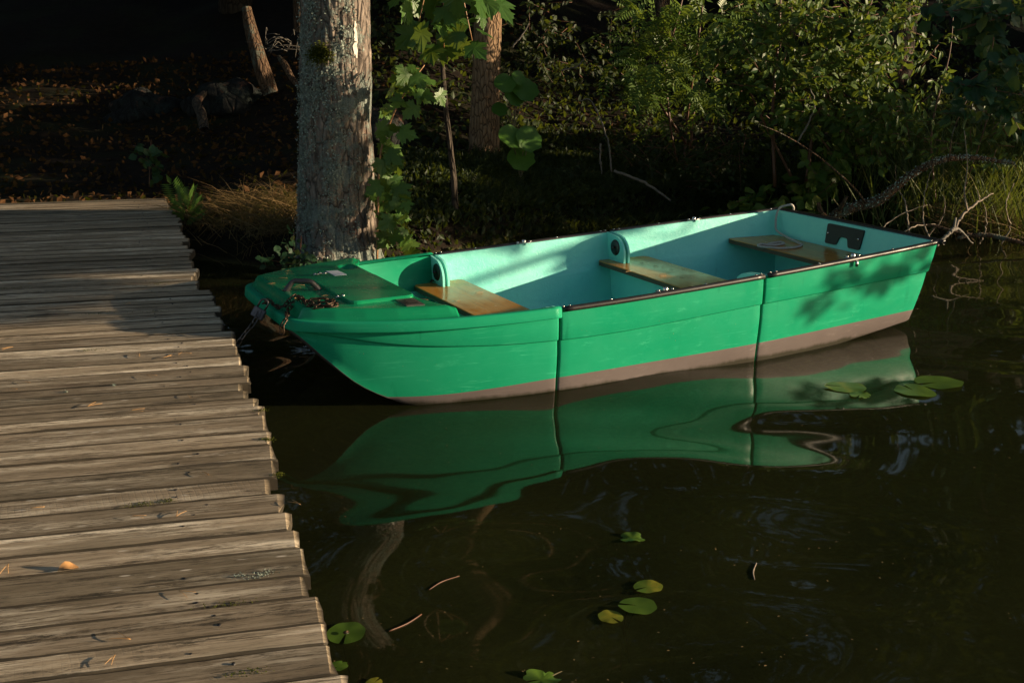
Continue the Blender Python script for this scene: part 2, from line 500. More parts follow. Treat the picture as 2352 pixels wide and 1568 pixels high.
def ground_z(x, y):
    d = y - shore(x)
    if d < 0:
        return max(-.16 + .17 * d, -.62) + .03 * noise.noise((x * 1.2, y * 1.2, 3.1))
    z = .16 * sstep(0, .35, d) + .125 * d + .013 * d * d
    if d < 0.35: z -= .16 * (1 - sstep(0, .35, d))
    z = min(z, 7.5 + .05 * d)
    z += .10 * noise.noise((x * .9, y * .9, 1.7)) * sstep(.3, 1.5, d) + .35 * noise.noise((x * .3, y * .3, 5.7)) * sstep(2, 6, d)
    if x < -2.4: z = z * (1 - .45 * float(sstep(-2.4, -3.4, x) * (1 - sstep(1.5, 4, d)))) + .10 * float(sstep(-2.4, -3.4, x)) * float(1 - sstep(1.5, 4, d))
    return float(z)


gx = np.concatenate([np.linspace(-90, -9, 28)[:-1], np.linspace(-9, 9, 180), np.linspace(9, 90, 28)[1:]])
gy = np.concatenate([np.linspace(-90, 0, 24)[:-1], np.linspace(0, 7.5, 50)[:-1], np.linspace(7.5, 18, 120), np.linspace(18, 100, 34)[1:]])
GV = np.array([(x, y, ground_z(x, y)) for y in gy for x in gx])
nx = len(gx)
ii, jj = np.meshgrid(np.arange(nx - 1), np.arange(len(gy) - 1))
q0 = (jj * nx + ii).ravel()
GF = np.stack([q0, q0 + 1, q0 + nx + 1, q0 + nx], 1)
tag(obj('ground', mesh_np('ground', GV, GF), M['ground']), kind='structure')
wrng = np.random.default_rng(5)
WAVES = []
for lam, sl, k_ in ((1.5, .030, 3), (1.0, .042, 3), (.65, .036, 4), (.42, .016, 4), (.26, .007, 3)):
    for _ in range(k_):
        th = math.radians(-62) + wrng.normal(0, .55); l_ = lam * wrng.uniform(.85, 1.15)
        WAVES.append((2 * PI / l_ * math.cos(th), 2 * PI / l_ * math.sin(th), sl / math.sqrt(k_) * 1.4 * l_ / (2 * PI) * WSCALE, wrng.uniform(0, 2 * PI)))


def wave_h(x, y):
    h = 0
    wx, wy = x + .10 * np.sin(1.7 * y + .6 * x), y + .10 * np.sin(1.3 * x - .4 * y)
    for kx, ky, am, ph in WAVES: h = h + am * np.sin(kx * wx + ky * wy + ph)
    return h * (.55 + .45 * np.sin(.9 * x + 1.1 * y + 1.0) * np.sin(.7 * x - .8 * y))


wx_ = np.concatenate([np.linspace(-90, -3.2, 24)[:-1], np.linspace(-3.2, 6.2, 300), np.linspace(6.2, 90, 24)[1:]])
wy_ = np.concatenate([np.linspace(-90, 1.0, 24)[:-1], np.linspace(1.0, 11.8, 340), np.array([12.5, 13.2, 14.0])])
WX, WY = np.meshgrid(wx_, wy_)
fade = sstep(-3.4, -2.6, WX) * (1 - sstep(5.6, 6.3, WX)) * sstep(.9, 1.5, WY) * (1 - sstep(11.2, 12, WY))
wv = np.stack([WX, WY, wave_h(WX, WY) * fade], -1).reshape(-1, 3)
nwx = len(wx_); ii, jj = np.meshgrid(np.arange(nwx - 1), np.arange(len(wy_) - 1)); q0 = (jj * nwx + ii).ravel()
tag(obj('water', mesh_np('water', wv, np.stack([q0, q0 + 1, q0 + nwx + 1, q0 + nwx], 1)), M['water']), kind='structure')

# ------------------------------------------------------------------ leaf templates
def tri_fan(outline, centre):
    V = [centre] + outline
    n = len(outline)
    return np.array(V, float), np.array([(0, 1 + i, 1 + (i + 1) % n) for i in range(n)])


def T_oval(w=.27, fold=.05, droop=.10):
    V = np.array([(0, 0, 0), (0, .35, -fold * .3), (0, .70, -fold * .3 - droop * .35), (0, 1, -droop),
                  (-w, .36, fold), (-w * .8, .70, fold - droop * .3), (w, .36, fold), (w * .8, .70, fold - droop * .3)])
    F = np.array([(0, 1, 4), (0, 6, 1), (4, 1, 2), (4, 2, 5), (1, 6, 7), (1, 7, 2), (5, 2, 3), (2, 7, 3)])
    return V, F


def T_maple():
    half = [(.05, -.03), (.22, -.14), (.38, -.16), (.34, -.04), (.56, -.02), (.46, .10), (.60, .22), (.82, .42), (.60, .42), (.62, .55), (.46, .52),
            (.30, .44), (.30, .60), (.44, .74), (.30, .76), (.24, .90), (.14, .88), (0, 1.14)]
    pts = half + [(-x, y) for x, y in half[-2::-1]]
    f = lambda x, y: (x * .92, y, -.16 * (x * x) - .14 * max(y, 0) ** 2 + .05 * abs(x))
    return tri_fan([f(*p) for p in pts], f(0, .22))


def T_round(n=20):
    pts = []
    for i in range(n + 1):
        a = -PI / 2 + .16 + (2 * PI - .32) * i / n
        r = .5 * (1 + .05 * math.cos(7 * a) + .035 * math.cos(13 * a + 1))
        pts.append((r * math.cos(a) * 1.05, .5 + r * math.sin(a), .05 * math.sin(3 * a) - .04))
    return tri_fan(pts, (0, .36, -.09))


def T_pinnate(pairs=6, lw=.055):
    V, F = [], []
    def lf(p, d, l, w):
        d = np.array(d) / np.linalg.norm(d); s = np.array((d[1], -d[0], 0)); b = len(V); p = np.array(p)
        V.extend([p, p + d * l * .45 - s * w + (0, 0, .02), p + d * l + (0, 0, -.05 * l), p + d * l * .45 + s * w + (0, 0, .02)])
        F.extend([(b, b + 1, b + 2), (b, b + 2, b + 3)])
    for i in range(pairs):
        y = .16 + .74 * i / pairs; l = .34 * (1 - .35 * abs(i / pairs - .4))
        for sx in (-1, 1): lf((0, y, -.12 * y * y), (sx * 1, .45, -.15), l, lw)
    lf((0, .84, -.09), (0, 1, -.1), .30, .06)
    b = len(V); V.extend([np.array((-.006, 0, 0)), np.array((.006, 0, 0)), np.array((.0, .9, -.1))]); F.append((b, b + 1, b + 2))
    return np.array(V, float), np.array(F)


def T_quad(w=.3):
    return np.array([(0, 0, 0), (-w, .5, .05), (0, 1, -.08), (w, .5, .05)], float), np.array([(0, 1, 2), (0, 2, 3)])


def T_blade(bend=.5, w=.012):
    V, F = [], []
    for i in range(4):
        t = i / 3; ww = w * (1 - t) + .001
        y, z = bend * t * t, t * (1 - .25 * bend * t)
        V += [(-ww, y, z), (ww, y, z)]
    for i in range(3):
        a = 2 * i; F += [(a, a + 1, a + 3), (a, a + 3, a + 2)]
    return np.array(V, float), np.array(F)


TQ_ = T_quad(.3)


def scatter(T, P, D, Nn, S, tone):
    V, F = T
    P, D, Nn = np.asarray(P, float), np.asarray(D, float), np.asarray(Nn, float)
    n = len(P); S = np.broadcast_to(np.asarray(S, float), (n,))
    D = D / (np.linalg.norm(D, axis=1, keepdims=True) + 1e-9)
    X = np.cross(D, Nn); X /= (np.linalg.norm(X, axis=1, keepdims=True) + 1e-9)
    Z = np.cross(X, D)
    W = P[:, None, :] + S[:, None, None] * (V[None, :, 0, None] * X[:, None, :] + V[None, :, 1, None] * D[:, None, :] + V[None, :, 2, None] * Z[:, None, :])
    Fo = (F[None] + (np.arange(n) * len(V))[:, None, None]).reshape(-1, F.shape[1])
    return W.reshape(-1, 3), Fo, np.repeat(np.broadcast_to(np.asarray(tone, float), (n,)), len(V))


def leaves(name, T, P, D, Nn, S, tone, material, parent, smooth=False, world=True):
    V, F, t = scatter(T, P, D, Nn, S, tone)
    return obj(name, mesh_np(name, V, F, smooth, t), material, parent, world)


def rdir(n, up=0.0, xy=1.0):
    d = rng.normal(size=(n, 3)) * (xy, xy, 1); d[:, 2] += up
    return d / np.linalg.norm(d, axis=1, keepdims=True)


# ------------------------------------------------------------------ the jetty
PD = math.radians(13.8)
jp = np.array([math.cos(PD), math.sin(PD), 0]); jn = np.array([-math.sin(PD), math.cos(PD), 0])
JZ = .36
ends = [(384, 455), (384.5, 462.4), (406.5, 493.6), (421, 511.9), (426.6, 539.3), (431.4, 563), (437.6, 581.4), (443.8, 607), (454, 643.7), (490.7, 676.7), (507, 702.3), (510.9, 728),
        (536.5, 758), (547.5, 793.8), (554.8, 817.7), (565.8, 837.8), (574.2, 862.3), (565.8, 896.4), (587.8, 912.9), (609.7, 951.3), (619.3, 987.5), (626.8, 1019.6), (630.6, 1054.7),
        (615.5, 1096.3), (645, 1132.9), (663.4, 1173.7), (682.7, 1214.1), (699.3, 1257.5), (698.6, 1319.8), (734.4, 1367), (747.7, 1426.7), (759.7, 1474.6), (793, 1544.5)]
rows = []
for p in ends:
    q = onz(*p, JZ); rows.append((q @ jn, q @ jp))
rows = rows[::-1]                                  # near to far: (far edge of the board, right end)
full = []
prev = rows[0][0] - .125
for _ in range(7): full.insert(0, (prev, rows[0][1] + .05 + .02 * random.random())); prev -= .125
for n_, e_ in rows:
    gap = n_ - full[-1][0]
    if gap < .05: continue
    k = max(1, round(gap / .132))
    e0 = full[-1][1]
    for i in range(1, k + 1):
        full.append((full[-1][0] + gap / k, e_ + (0 if i == k else (e0 - e_) * (1 - i / k) + random.uniform(-.03, .03))))


SAWA = min(range(len(full)), key=lambda i: abs(full[i][0] - onz(747.7, 1426.7, JZ) @ jn))
SAWB = min(range(len(full)), key=lambda i: abs(full[i][0] - onz(623, 1096, JZ) @ jn))


def jetty():
    root = thing('jetty', onz(300, 900, 0), 'weathered grey plank jetty with uneven board ends along the left edge', 'jetty')
    V, F, tone, saw, uv, edge = [], [], [], [], [], []
    for i in range(1, len(full)):
        n0, n1, e = full[i - 1][0], full[i][0], full[i][1]
        far = i / len(full)
        t = random.uniform(.3, 1.0) if random.random() < .75 else random.uniform(0, .3)
        sw = {SAWA: .25, SAWB: .45}.get(i, 0.0)
        zt = JZ + random.uniform(-.0016, .0016); tilt = random.uniform(-.0025, .0025); g = random.choice((.0015, .002, .003, .0045, .007))
        L = e + 3.6 if False else 2.6
        ns = 64; us = e - L * (1 - np.linspace(0, 1, ns) ** .8)[::1]
        us = np.append(np.linspace(e - L, e - .012, ns - 1), e)
        off = random.uniform(0, 50)
        b = len(V)
        # cross-section: bottom near, top near chamfer, two tops, far chamfer, bottom far
        cs = [(0, -.045, 1), (0, -.004, 1), (.0025, 0, 1), (.0055, 0, 0), (.5, 0, 0), (-.006, 0, 0), (-.0022, 0, 1), (1, -.005, 1), (1, -.045, 1)]; nc = len(cs)
        sk = random.uniform(-.02, .02)
        for j, u in enumerate(us):
            wob0 = .0022 * noise.noise((u * 5, i * 3.3, 0)) + .0025 * noise.noise((u * 31, i * 3.3, 2)); wob1 = .0022 * noise.noise((u * 5, i * 3.3, 9)) + .0025 * noise.noise((u * 31, i * 3.3, 12))
            a0, a1 = n0 + g + wob0, n1 - g + wob1
            cup = .0012 * noise.noise((u * 1.7, i * 7.1, 4))
            chip = max(0, noise.noise((u * 2.3, i * 4.7, 21)) - .3) * .03
            for c, (w, dz, ed) in enumerate(cs):
                if c in (2, 3): nn = a0 + w + chip * (1 if c == 2 else 1.2) + .0012 * noise.noise((u * 40, i, 1))
                elif c in (5, 6): nn = a1 + w + .0015 * noise.noise((u * 40, i, 7))
                else: nn = a0 + (a1 - a0) * w
                if c == 1: dz -= chip * .4
                uu = u + (sk * ((nn - n0) / (n1 - n0) - .5) + .012 * noise.noise((nn * 45, i * 5.1, 0)) if j == ns - 1 else 0)
                z = zt + dz + tilt * ((nn - n0) / (n1 - n0) - .5) + cup * (1 if 2 < c < 6 else 0)
                if j == ns - 1 and 0 < c < nc - 1: z -= .003 + .004 * random.random()
                V.append(jp * uu + jn * nn + np.array([0, 0, z]))
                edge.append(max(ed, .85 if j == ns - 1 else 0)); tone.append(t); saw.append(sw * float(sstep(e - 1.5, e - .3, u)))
                uv.append((u + off, nn - n0 + off * .37 + (dz * 1.0)))
        for j in range(ns - 1):
            for c in range(nc - 1):
                A = b + j * nc + c; F.append((A, A + nc, A + nc + 1, A + 1))
            A = b + j * nc; F.append((A + nc - 1, A + 2 * nc - 1, A + nc, A))
        F.append(tuple(b + (ns - 1) * nc + c for c in range(nc)))
        F.append(tuple(b + c for c in range(nc - 1, -1, -1)))
    # F orientation fixed by normals recalculation below
    me = mesh_np('deck', np.array(V), F, False, tone, np.array(uv))
    a = me.attributes.new('saw', 'FLOAT', 'POINT'); a.data.foreach_set('value', np.array(saw, dtype=np.float32))
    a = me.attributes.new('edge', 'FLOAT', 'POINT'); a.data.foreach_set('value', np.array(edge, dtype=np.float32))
    import bmesh
    bm = bmesh.new(); bm.from_mesh(me); bmesh.ops.recalc_face_normals(bm, faces=bm.faces); bm.to_mesh(me); bm.free()
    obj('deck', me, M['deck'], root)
    m = MB()
    for i in range(1, len(full)):
        n0, n1, e = full[i - 1][0], full[i][0], full[i][1]
        e2 = np.interp(n0, [r[0] for r in full], [r[1] for r in full])
        for dx in (-.28, -1.9):
            for f in (.28, .72):
                if random.random() < .35: continue
                q = jp * (e2 + dx + random.uniform(-.045, .045)) + jn * (n0 + (n1 - n0) * (f + random.uniform(-.06, .06)))
                zz = JZ + .0005; rr_ = random.uniform(.0035, .0055)
                m.tube([q + np.array([0, 0, zz - .012]), q + np.array([0, 0, zz + .0014])], rr_, 7)
    tag(obj('nail_heads', m.mesh('nail_heads'), M['black'], root), kind='stuff')
    n_lo, n_hi = full[0][0], full[-1][0]
    for s_, dx in ((0, -.28), (1, -1.9)):
        m = MB()
        P = [jp * (np.interp(n, [r[0] for r in full], [r[1] for r in full]) + dx) + jn * n + np.array([0, 0, JZ - .125]) for n in np.linspace(n_lo + .1, n_hi - .05, 14)]
        V, F = tube(P, .09, 4, True, .9); m.add(V, F)
        obj('stringer', m.mesh('stringer', False), M['beam'], root)
    for n in np.linspace(n_lo + .6, n_hi - 1.2, 4):
        for dx in (-.28, -1.9):
            q = jp * (np.interp(n, [r[0] for r in full], [r[1] for r in full]) + dx - .13) + jn * n
            m = MB(); m.tube([q + np.array([0, 0, z]) for z in np.linspace(-.75, JZ - .07, 6)], [.062, .06, .058], 10)
            obj('post', m.mesh('post'), M['beam'], root)


jetty()

# ------------------------------------------------------------------ the boat
boat = thing('rowing_boat', BO, 'green plastic rowing boat with turquoise inside moored beside the jetty', 'boat', rz=BT)
yg = smooth_interp([.07, .10, .14, .25, .41, .69, 1.01, 1.33, 2.0, 2.6, 3.4, 3.95], [.33, .395, .44, .52, .605, .705, .765, .785, .795, .79, .758, .712])
zg = smooth_interp([0, .7, 1.33, 2.6, 3.4, 3.95], [.425, .425, .432, .477, .515, .545])
yc = smooth_interp([.07, .14, .24, .37, .57, .9, 1.33, 2.0, 2.6, 3.4, 3.95], [.33, .42, .50, .555, .612, .688, .750, .762, .748, .675, .635])
zc = smooth_interp([.07, .10, .24, .37, .47, .57, .7, 1.0, 2.6, 3.1, 3.45, 3.95], [.395, .378, .24, .12, .06, .012, -.03, -.06, -.06, -.035, .0, .055])
zs = smooth_interp([.07, .25, .5, .9, 1.33, 2.6, 3.95], [.392, .368, .325, .29, .275, .32, .362])
zst = smooth_interp([.07, .45, .6, 1.33, 2.6, 3.95], [.02, .055, .05, .078, .097, .122])
zt = smooth_interp([.07, .2, .4, .6, .8, 1.05, 1.4, 3.0, 3.95], [.39, .34, .26, .15, .03, -.06, -.085, -.05, .03])


def rake(x, z): return x + float(sstep(3.0, 3.86, x)) * (z - .05) * .19


def outer_half(x, shrink=0.0):
    g, c = np.array([yg(x), zg(x)]), np.array([yc(x), zc(x)])
    L = lambda z: c[0] + (g[0] - c[0]) * ((z - c[1]) / max(g[1] - c[1], 1e-3)) ** .85
    s = max(zs(x), c[1] + .012); st = min(max(zst(x), c[1] + .004), s - .006)
    pts = [(g[0], g[1]), (L((g[1] + s) / 2) + .007, (g[1] + s) / 2), (L(s) + .010, s + .006), (L(s) + .008, s + .002), (L(s) - .004, s - .005),
           (L(s + (st - s) * .35) + .002, s + (st - s) * .35), (L(s + (st - s) * .7) + .002, s + (st - s) * .7), (L(st), st),
           (c[0] + .001, c[1] + .012 if st - c[1] > .013 else c[1] + .002), (c[0] - .012, c[1]), (c[0] * .72, min(c[1] - .012, zt(x) if x > 1.2 else 9) if x > 1.2 else c[1] - .01),
           (c[0] * .52, c[1] - .006 if x < 1.2 else c[1] - .02), (c[0] * .36, max(zt(x), c[1] - .02)), (0, max(zt(x), c[1] - .02) + (.02 if x < 1 else 0))]
    return [(y - shrink, z) for y, z in pts[:-1]] + [pts[-1]]


def inner_half(x):
    g = yg(x) - .026; z0 = zg(x) + .001; led = zg(x) - .215
    c, zf = yc(x) - .04, max(zc(x), -.04) + .075
    led = max(led, zf + .05)
    L = lambda z: c + (g - c) * (z - zf) / (z0 - zf)
    return [(g, z0), (L(z0 - .10) - .002, z0 - .10), (L(led + .02) - .003, led + .02), (L(led) - .012, led), (L(led - .02) - .016, led - .02),
            (L(zf + .05) - .018, zf + .05), (c - .03, zf + .012), (c - .08, zf), (c * .5, zf), (0, zf)]


def shell(name, x0, x1, n, floor_from=None):
    xs = list(np.linspace(x0, x1, n))
    sp = [(xs[0], .006)] + [(xs[0] + .004, .002), (xs[0] + .012, 0)] + [(x, 0) for x in xs[1:-1]] + [(xs[-1] - .012, 0), (xs[-1] - .004, .002), (xs[-1], .006)]
    if x0 < .2: sp = [(x, 0) for x in np.concatenate([np.linspace(x0, .35, 10), xs[2:-1]])] + [(xs[-1] - .012, 0), (xs[-1] - .004, .002), (xs[-1], .006)]; sp = sorted(set(sp))
    m = MB()
    V = []
    for x, sh in sp:
        h = outer_half(x, sh)
        ring = [(-y, z) for y, z in h] + [(y, z) for y, z in h[-2::-1]]
        V += [(rake(x, z), y, z) for y, z in ring]
    k = 2 * len(outer_half(1)) - 1; hk = len(outer_half(1))
    F, MI = [], []
    for i in range(len(sp) - 1):
        for j in range(k - 1):
            jj = min(j, k - 2 - j)
            F.append((i * k + j, i * k + j + 1, (i + 1) * k + j + 1, (i + 1) * k + j)); MI.append(1 if jj >= 7 else 0)
    b = len(m.v); m.add(V, F); m.m = MI[:]
    o0, o1 = [V[j] for j in range(k)], [V[(len(sp) - 1) * k + j] for j in range(k)]
    if floor_from: m.add(o0, [tuple(range(k))], 0)
    # inner shell
    xi0 = floor_from if floor_from else x0
    xi = np.linspace(xi0, x1, n)
    Vi = []
    for x in xi:
        h = inner_half(x)
        Vi += [(rake(x, z) - (.03 if x > 3.85 else 0), y, z) for y, z in [(-y, z) for y, z in h] + [(y, z) for y, z in h[-2::-1]]]
    ki = 2 * len(inner_half(1)) - 1
    Fi, Mi = [], []
    for i in range(n - 1):
        for j in range(ki - 1):
            jj = min(j, ki - 2 - j)
            Fi.append((i * ki + j, (i + 1) * ki + j, (i + 1) * ki + j + 1, i * ki + j + 1))
            Mi.append(0 if (floor_from and jj < 2) else 2)
    b = len(m.v); m.v += Vi; m.f += [tuple(q + b for q in f) for f in Fi]; m.m += Mi
    ends = [] if floor_from else [(o0, Vi[:ki])]
    if x1 < 3.8: ends.append((o1, Vi[-ki:]))
    else: m.add(o1, [tuple(range(k - 1, -1, -1))], 0)
    for oo, inn in ends:     # hull thickness at the seams
        hk2, hi2 = k // 2 + 1, ki // 2 + 1
        for sl in (0, 1):
            A = oo[:hk2] if sl == 0 else oo[:hk2 - 2:-1]; B = inn[:hi2] if sl == 0 else inn[:hi2 - 2:-1]
            m.add(A + B[::-1], [tuple(range(hk2 + hi2))], 0)
    if x1 > 3.8:      # inside of the transom
        m.f.append(tuple(b + (n - 1) * ki + j for j in range(ki))); m.m.append(2)
    # gunwale top strips
    for sgn in (-1, 1):
        A = [(rake(x, zg(x)), sgn * (yg(x) - sh), zg(x)) for x, sh in sp if x >= xi0]
        B = [(rake(x, zg(x)) - (.03 if x > 3.85 else 0), sgn * (yg(x) - .026), zg(x) + .001) for x, sh in sp if x >= xi0]
        nn = len(A); m.add(A + B, [(i, i + 1, nn + i + 1, nn + i) for i in range(nn - 1)], 0 if x1 < 1.5 else 2)
    if x1 > 3.8:
        za = [(rake(3.86, zg(3.86)), s * yg(3.86), zg(3.86)) for s in (-1, 1)]; zb = [(rake(3.86, zg(3.86)) - .03, s * (yg(3.86) - .026), zg(3.86) + .001) for s in (-1, 1)]
        m.add(za + zb, [(0, 1, 3, 2)], 2)
    me = m.mesh(name, True)
    import bmesh
    bm = bmesh.new(); bm.from_mesh(me)
    bmesh.ops.remove_doubles(bm, verts=bm.verts, dist=.0004)
    for e in bm.edges:
        if len(e.link_faces) == 2 and e.calc_face_angle(0) > .75: e.smooth = False
    bm.to_mesh(me); bm.free()
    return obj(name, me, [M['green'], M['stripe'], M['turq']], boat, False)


S1, S2 = 1.33, 2.59
bow = shell('bow_section', .105, S1 - .005, 26, .60)
mid = shell('middle_section', S1 + .005, S2 - .005, 22)
stern = shell('stern_section', S2 + .005, 3.86, 22)

# bow rim
lip_half = [(1.325, -.808), (1.17, -.80), (1.01, -.785), (.85, -.763), (.69, -.730), (.55, -.688), (.41, -.632), (.28, -.568), (.19, -.512), (.135, -.472), (.104, -.438), (.088, -.395), (.081, -.33), (.078, -.20), (.077, -.10)]
lip = catmull(lip_half + [(.077, 0)] + [(x, -y) for x, y in lip_half[::-1]], 4)


def yl(x):
    a = np.array(lip_half)[::-1]
    return float(np.interp(x, a[:, 0], -a[:, 1]))


prof = [(-.050, .010), (-.030, .015), (-.010, .016), (-.004, .0145), (.0, .010), (.0015, .004), (.004, -.012), (.006, -.030), (.0045, -.035), (.0, -.037), (-.010, -.037), (-.026, -.034)]
tn = np.gradient(lip, axis=0); tn /= np.linalg.norm(tn, axis=1, keepdims=True)
out_n = np.stack([tn[:, 1], -tn[:, 0]], 1)
if out_n[len(lip) // 2, 0] > 0: out_n = -out_n
V, F = [], []
for i, p in enumerate(lip):
    for o_, dz in prof:
        V.append((p[0] + out_n[i, 0] * o_, p[1] + out_n[i, 1] * o_, zg(p[0]) + dz))
k = len(prof)
F = [(i * k + j, (i + 1) * k + j, (i + 1) * k + j + 1, i * k + j + 1) for i in range(len(lip) - 1) for j in range(k - 1)]
F += [tuple(range(k)), tuple((len(lip) - 1) * k + j for j in range(k - 1, -1, -1))]
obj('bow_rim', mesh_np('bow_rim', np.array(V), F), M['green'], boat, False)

# foredeck: raised platform with a soft shoulder
DT = .488
nxs, nys = 70, 96
cup_c = bz(797, 617, DT - .01)[:2]


def deck_xy(i, j):
    s = -1 + 2 * j / (nys - 1); s = math.copysign(abs(s) ** .8, s)
    t = i / (nxs - 1)
    xa = .735 + .09 * float(sstep(.62, .95, abs(s)))
    x = .098 + t * (xa - .098)
    return x, s * (yl(x) - .022)


def deck_z(x, y):
    d = min((x - .085) * 1.0, (yl(x) - abs(y)) * .95)
    h = float(sstep(.040, .080, d))
    z = zg(x) + .013 + (DT - zg(x) - .013) * h + .004 * (1 - (y / .5) ** 2) * h
    xa = .735 + .09 * float(sstep(.45, .75, abs(y)))
    z -= .012 * float(sstep(xa - .02, xa, x)) * h
    r = math.hypot((x - cup_c[0]) / .048, (y - cup_c[1]) / .062)
    if r < 1.15: z -= .035 * float(1 - sstep(.75, 1.1, r))
    return z


V = [(*deck_xy(i, j), deck_z(*deck_xy(i, j))) for i in range(nxs) for j in range(nys)]
F = [(i * nys + j, (i + 1) * nys + j, (i + 1) * nys + j + 1, i * nys + j + 1) for i in range(nxs - 1) for j in range(nys - 1)]
b = len(V)
V += [(V[(nxs - 1) * nys + j][0] - .004, V[(nxs - 1) * nys + j][1], V[(nxs - 1) * nys + j][2] - .035) for j in range(nys)]
F += [((nxs - 1) * nys + j, b + j, b + j + 1, (nxs - 1) * nys + j + 1) for j in range(nys - 1)]
obj('foredeck', mesh_np('foredeck', np.array(V), F), M['deck_green'], boat, False)


def deck_p(px, py, dz=0.0):
    z = DT
    for _ in range(6):
        q = bz(px, py, z + dz); z = deck_z(min(max(q[0], .06), .73), q[1])
    return np.array([q[0], q[1], z + dz])


def sheet(name, poly, t, mat, parent, zf=None, round_=0.0, inset=.004):
    """thin plate laid on the deck: polygon corners given boat-local, t thick, soft edge"""
    P = [np.array(p, float) for p in poly]
    if round_:
        Q = []
        n = len(P)
        for i in range(n):
            a, b_, c = P[i - 1], P[i], P[(i + 1) % n]
            u, w = (a - b_) / np.linalg.norm(a - b_), (c - b_) / np.linalg.norm(c - b_)
            for s in np.linspace(0, 1, 6):
                Q.append(b_ + u * round_ * (1 - s) ** 2 + w * round_ * s ** 2)
        P = Q
    n = len(P); c = sum(P) / n
    inn = [p + (c - p) / np.linalg.norm(c - p) * inset for p in P]
    z = lambda p, d: (p[0], p[1], (zf(p[0], p[1]) if zf else p[2]) + d)
    V = [z(p, -.004) for p in P] + [z(p, t * .6) for p in P] + [z(p, t) for p in inn]
    F = []
    for a in (0, n):
        for i in range(n): F.append((a + i, a + (i + 1) % n, a + n + (i + 1) % n, a + n + i))
    F.append(tuple(2 * n + i for i in range(n)))
    return obj(name, mesh_np(name, np.array(V), F, False), mat, parent, False)


hz = lambda x, y: DT + .002
hatch = sheet('hatch', [bz(708, 641, DT + .009), bz(806, 697, DT + .009), bz(956, 680, DT + .009), bz(856, 630, DT + .009)], .015, M['deck_green'], boat, hz, .05, .007)
for hp in (bz(735, 629.5, DT + .01)[:2], bz(788, 681, DT + .01)[:2]):
    m = MB()
    m.box((hp[0] - .02, hp[1], DT + .0125), (.034, .022, .003)); m.box((hp[0] + .022, hp[1], DT + .0135), (.034, .022, .003))
    m.tube([(hp[0], hp[1] - .013, DT + .017), (hp[0], hp[1] + .013, DT + .017)], .0055, 8)
    for dx in (-.026, .03): m.tube([(hp[0] + dx, hp[1], DT + .012), (hp[0] + dx, hp[1], DT + .0185)], [.005, .003], 7)
    obj('hinge', m.mesh('hinge'), M['steel'], hatch, False)
# carrying handle
m = MB()
ha, hb = bz(656, 670, DT), bz(733, 667, DT)
pth = catmull([ha, ha + (.022, -.001, .030), ha + (.045, -.002, .050), (ha + hb) / 2 + (0, 0, .050), hb + (-.045, .002, .050), hb + (-.022, .001, .030), hb], 5)
m.tube(pth, [.0165, .014, .0125, .014, .0125, .014, .0165], 10)
obj('carrying_handle', m.mesh('carrying_handle'), M['handle'], boat, False)
# label, engraved plate
sheet('label_sticker', [bz(748, 624, DT), bz(775, 622, DT), bz(797, 632.5, DT), bz(769, 635, DT)], .0012, M['white'], boat, lambda x, y: deck_z(x, y) + .001)
pl = [tuple(bz(a, b, DT)[:2]) for a, b in ((908, 690), (948, 686), (976, 700), (934, 703))]
PX0, PY0 = pl[0][0], (pl[0][1] + pl[1][1]) / 2
plate = sheet('maker_plate', [(x, y, 0) for x, y in pl], .003, M['plate'], boat, lambda x, y: max(deck_z(x, y) + .0025, DT - .008), 0, .002)
m = MB()
for r in range(7):
    xx = PX0 + .008 + .0105 * r
    segs = [(PY0 - .016, PY0 - .118)] if r < 3 else [(PY0 - .016, PY0 - .044), (PY0 - .056, PY0 - .074), (PY0 - .088, PY0 - .116)]
    for a, b_ in segs:
        zz = max(deck_z(xx, (a + b_) / 2) + .0025, DT - .008)
        m.box((xx, (a + b_) / 2, zz + .0036), (.0045 if r < 3 else .008, abs(b_ - a), .0008))
obj('engraving', m.mesh('engraving', False), M['plate_mark'], plate, False)


# thwarts
def thwart(x0, x1, z, yv, xoff=0.0):
    m = MB(); hw = .015
    c = .03
    ys = [yv(x0), yv(x1)]
    top = [(x0, -ys[0] + c), (x0 + c * .6, -ys[0]), (x1 - c * .6, -ys[1]), (x1, -ys[1] + c), (x1, ys[1] - c), (x1 - c * .6, ys[1]), (x0 + c * .6, ys[0]), (x0, ys[0] - c)]
    e = .004
    ctr = np.array([(x0 + x1) / 2, 0])
    inn = [(x + (e if x < ctr[0] else -e), y + (e if y < 0 else -e)) for x, y in top]
    V = [(x, y, z) for x, y in inn] + [(x, y, z - e) for x, y in top] + [(x, y, z - 2 * hw) for x, y in top]
    n = 8
    m.add(V, [tuple(range(n))], 0)
    m.add(V, [(i, n + i, n + (i + 1) % n, (i + 1) % n) for i in range(n)], 0)
    m.add(V, [(n + i, 2 * n + i, 2 * n + (i + 1) % n, n + (i + 1) % n) for i in range(n)], 1)
    m.add(V, [tuple(2 * n + i for i in range(n))], 1)
    return obj('thwart', m.mesh('thwart', False), [M['ply'], M['plyedge']], boat, False)


def iw(z):  # inner half breadth at height z
    def f(x):
        h = inner_half(x); zz = [p[1] for p in h][::-1]; yy = [p[0] for p in h][::-1]
        return float(np.interp(z, zz, yy)) - .004
    return f


thwart(1.17, 1.505, .276, iw(.27)); thwart(2.475, 2.85, .306, iw(.30)); thwart(3.49, 3.885, .377, iw(.37))


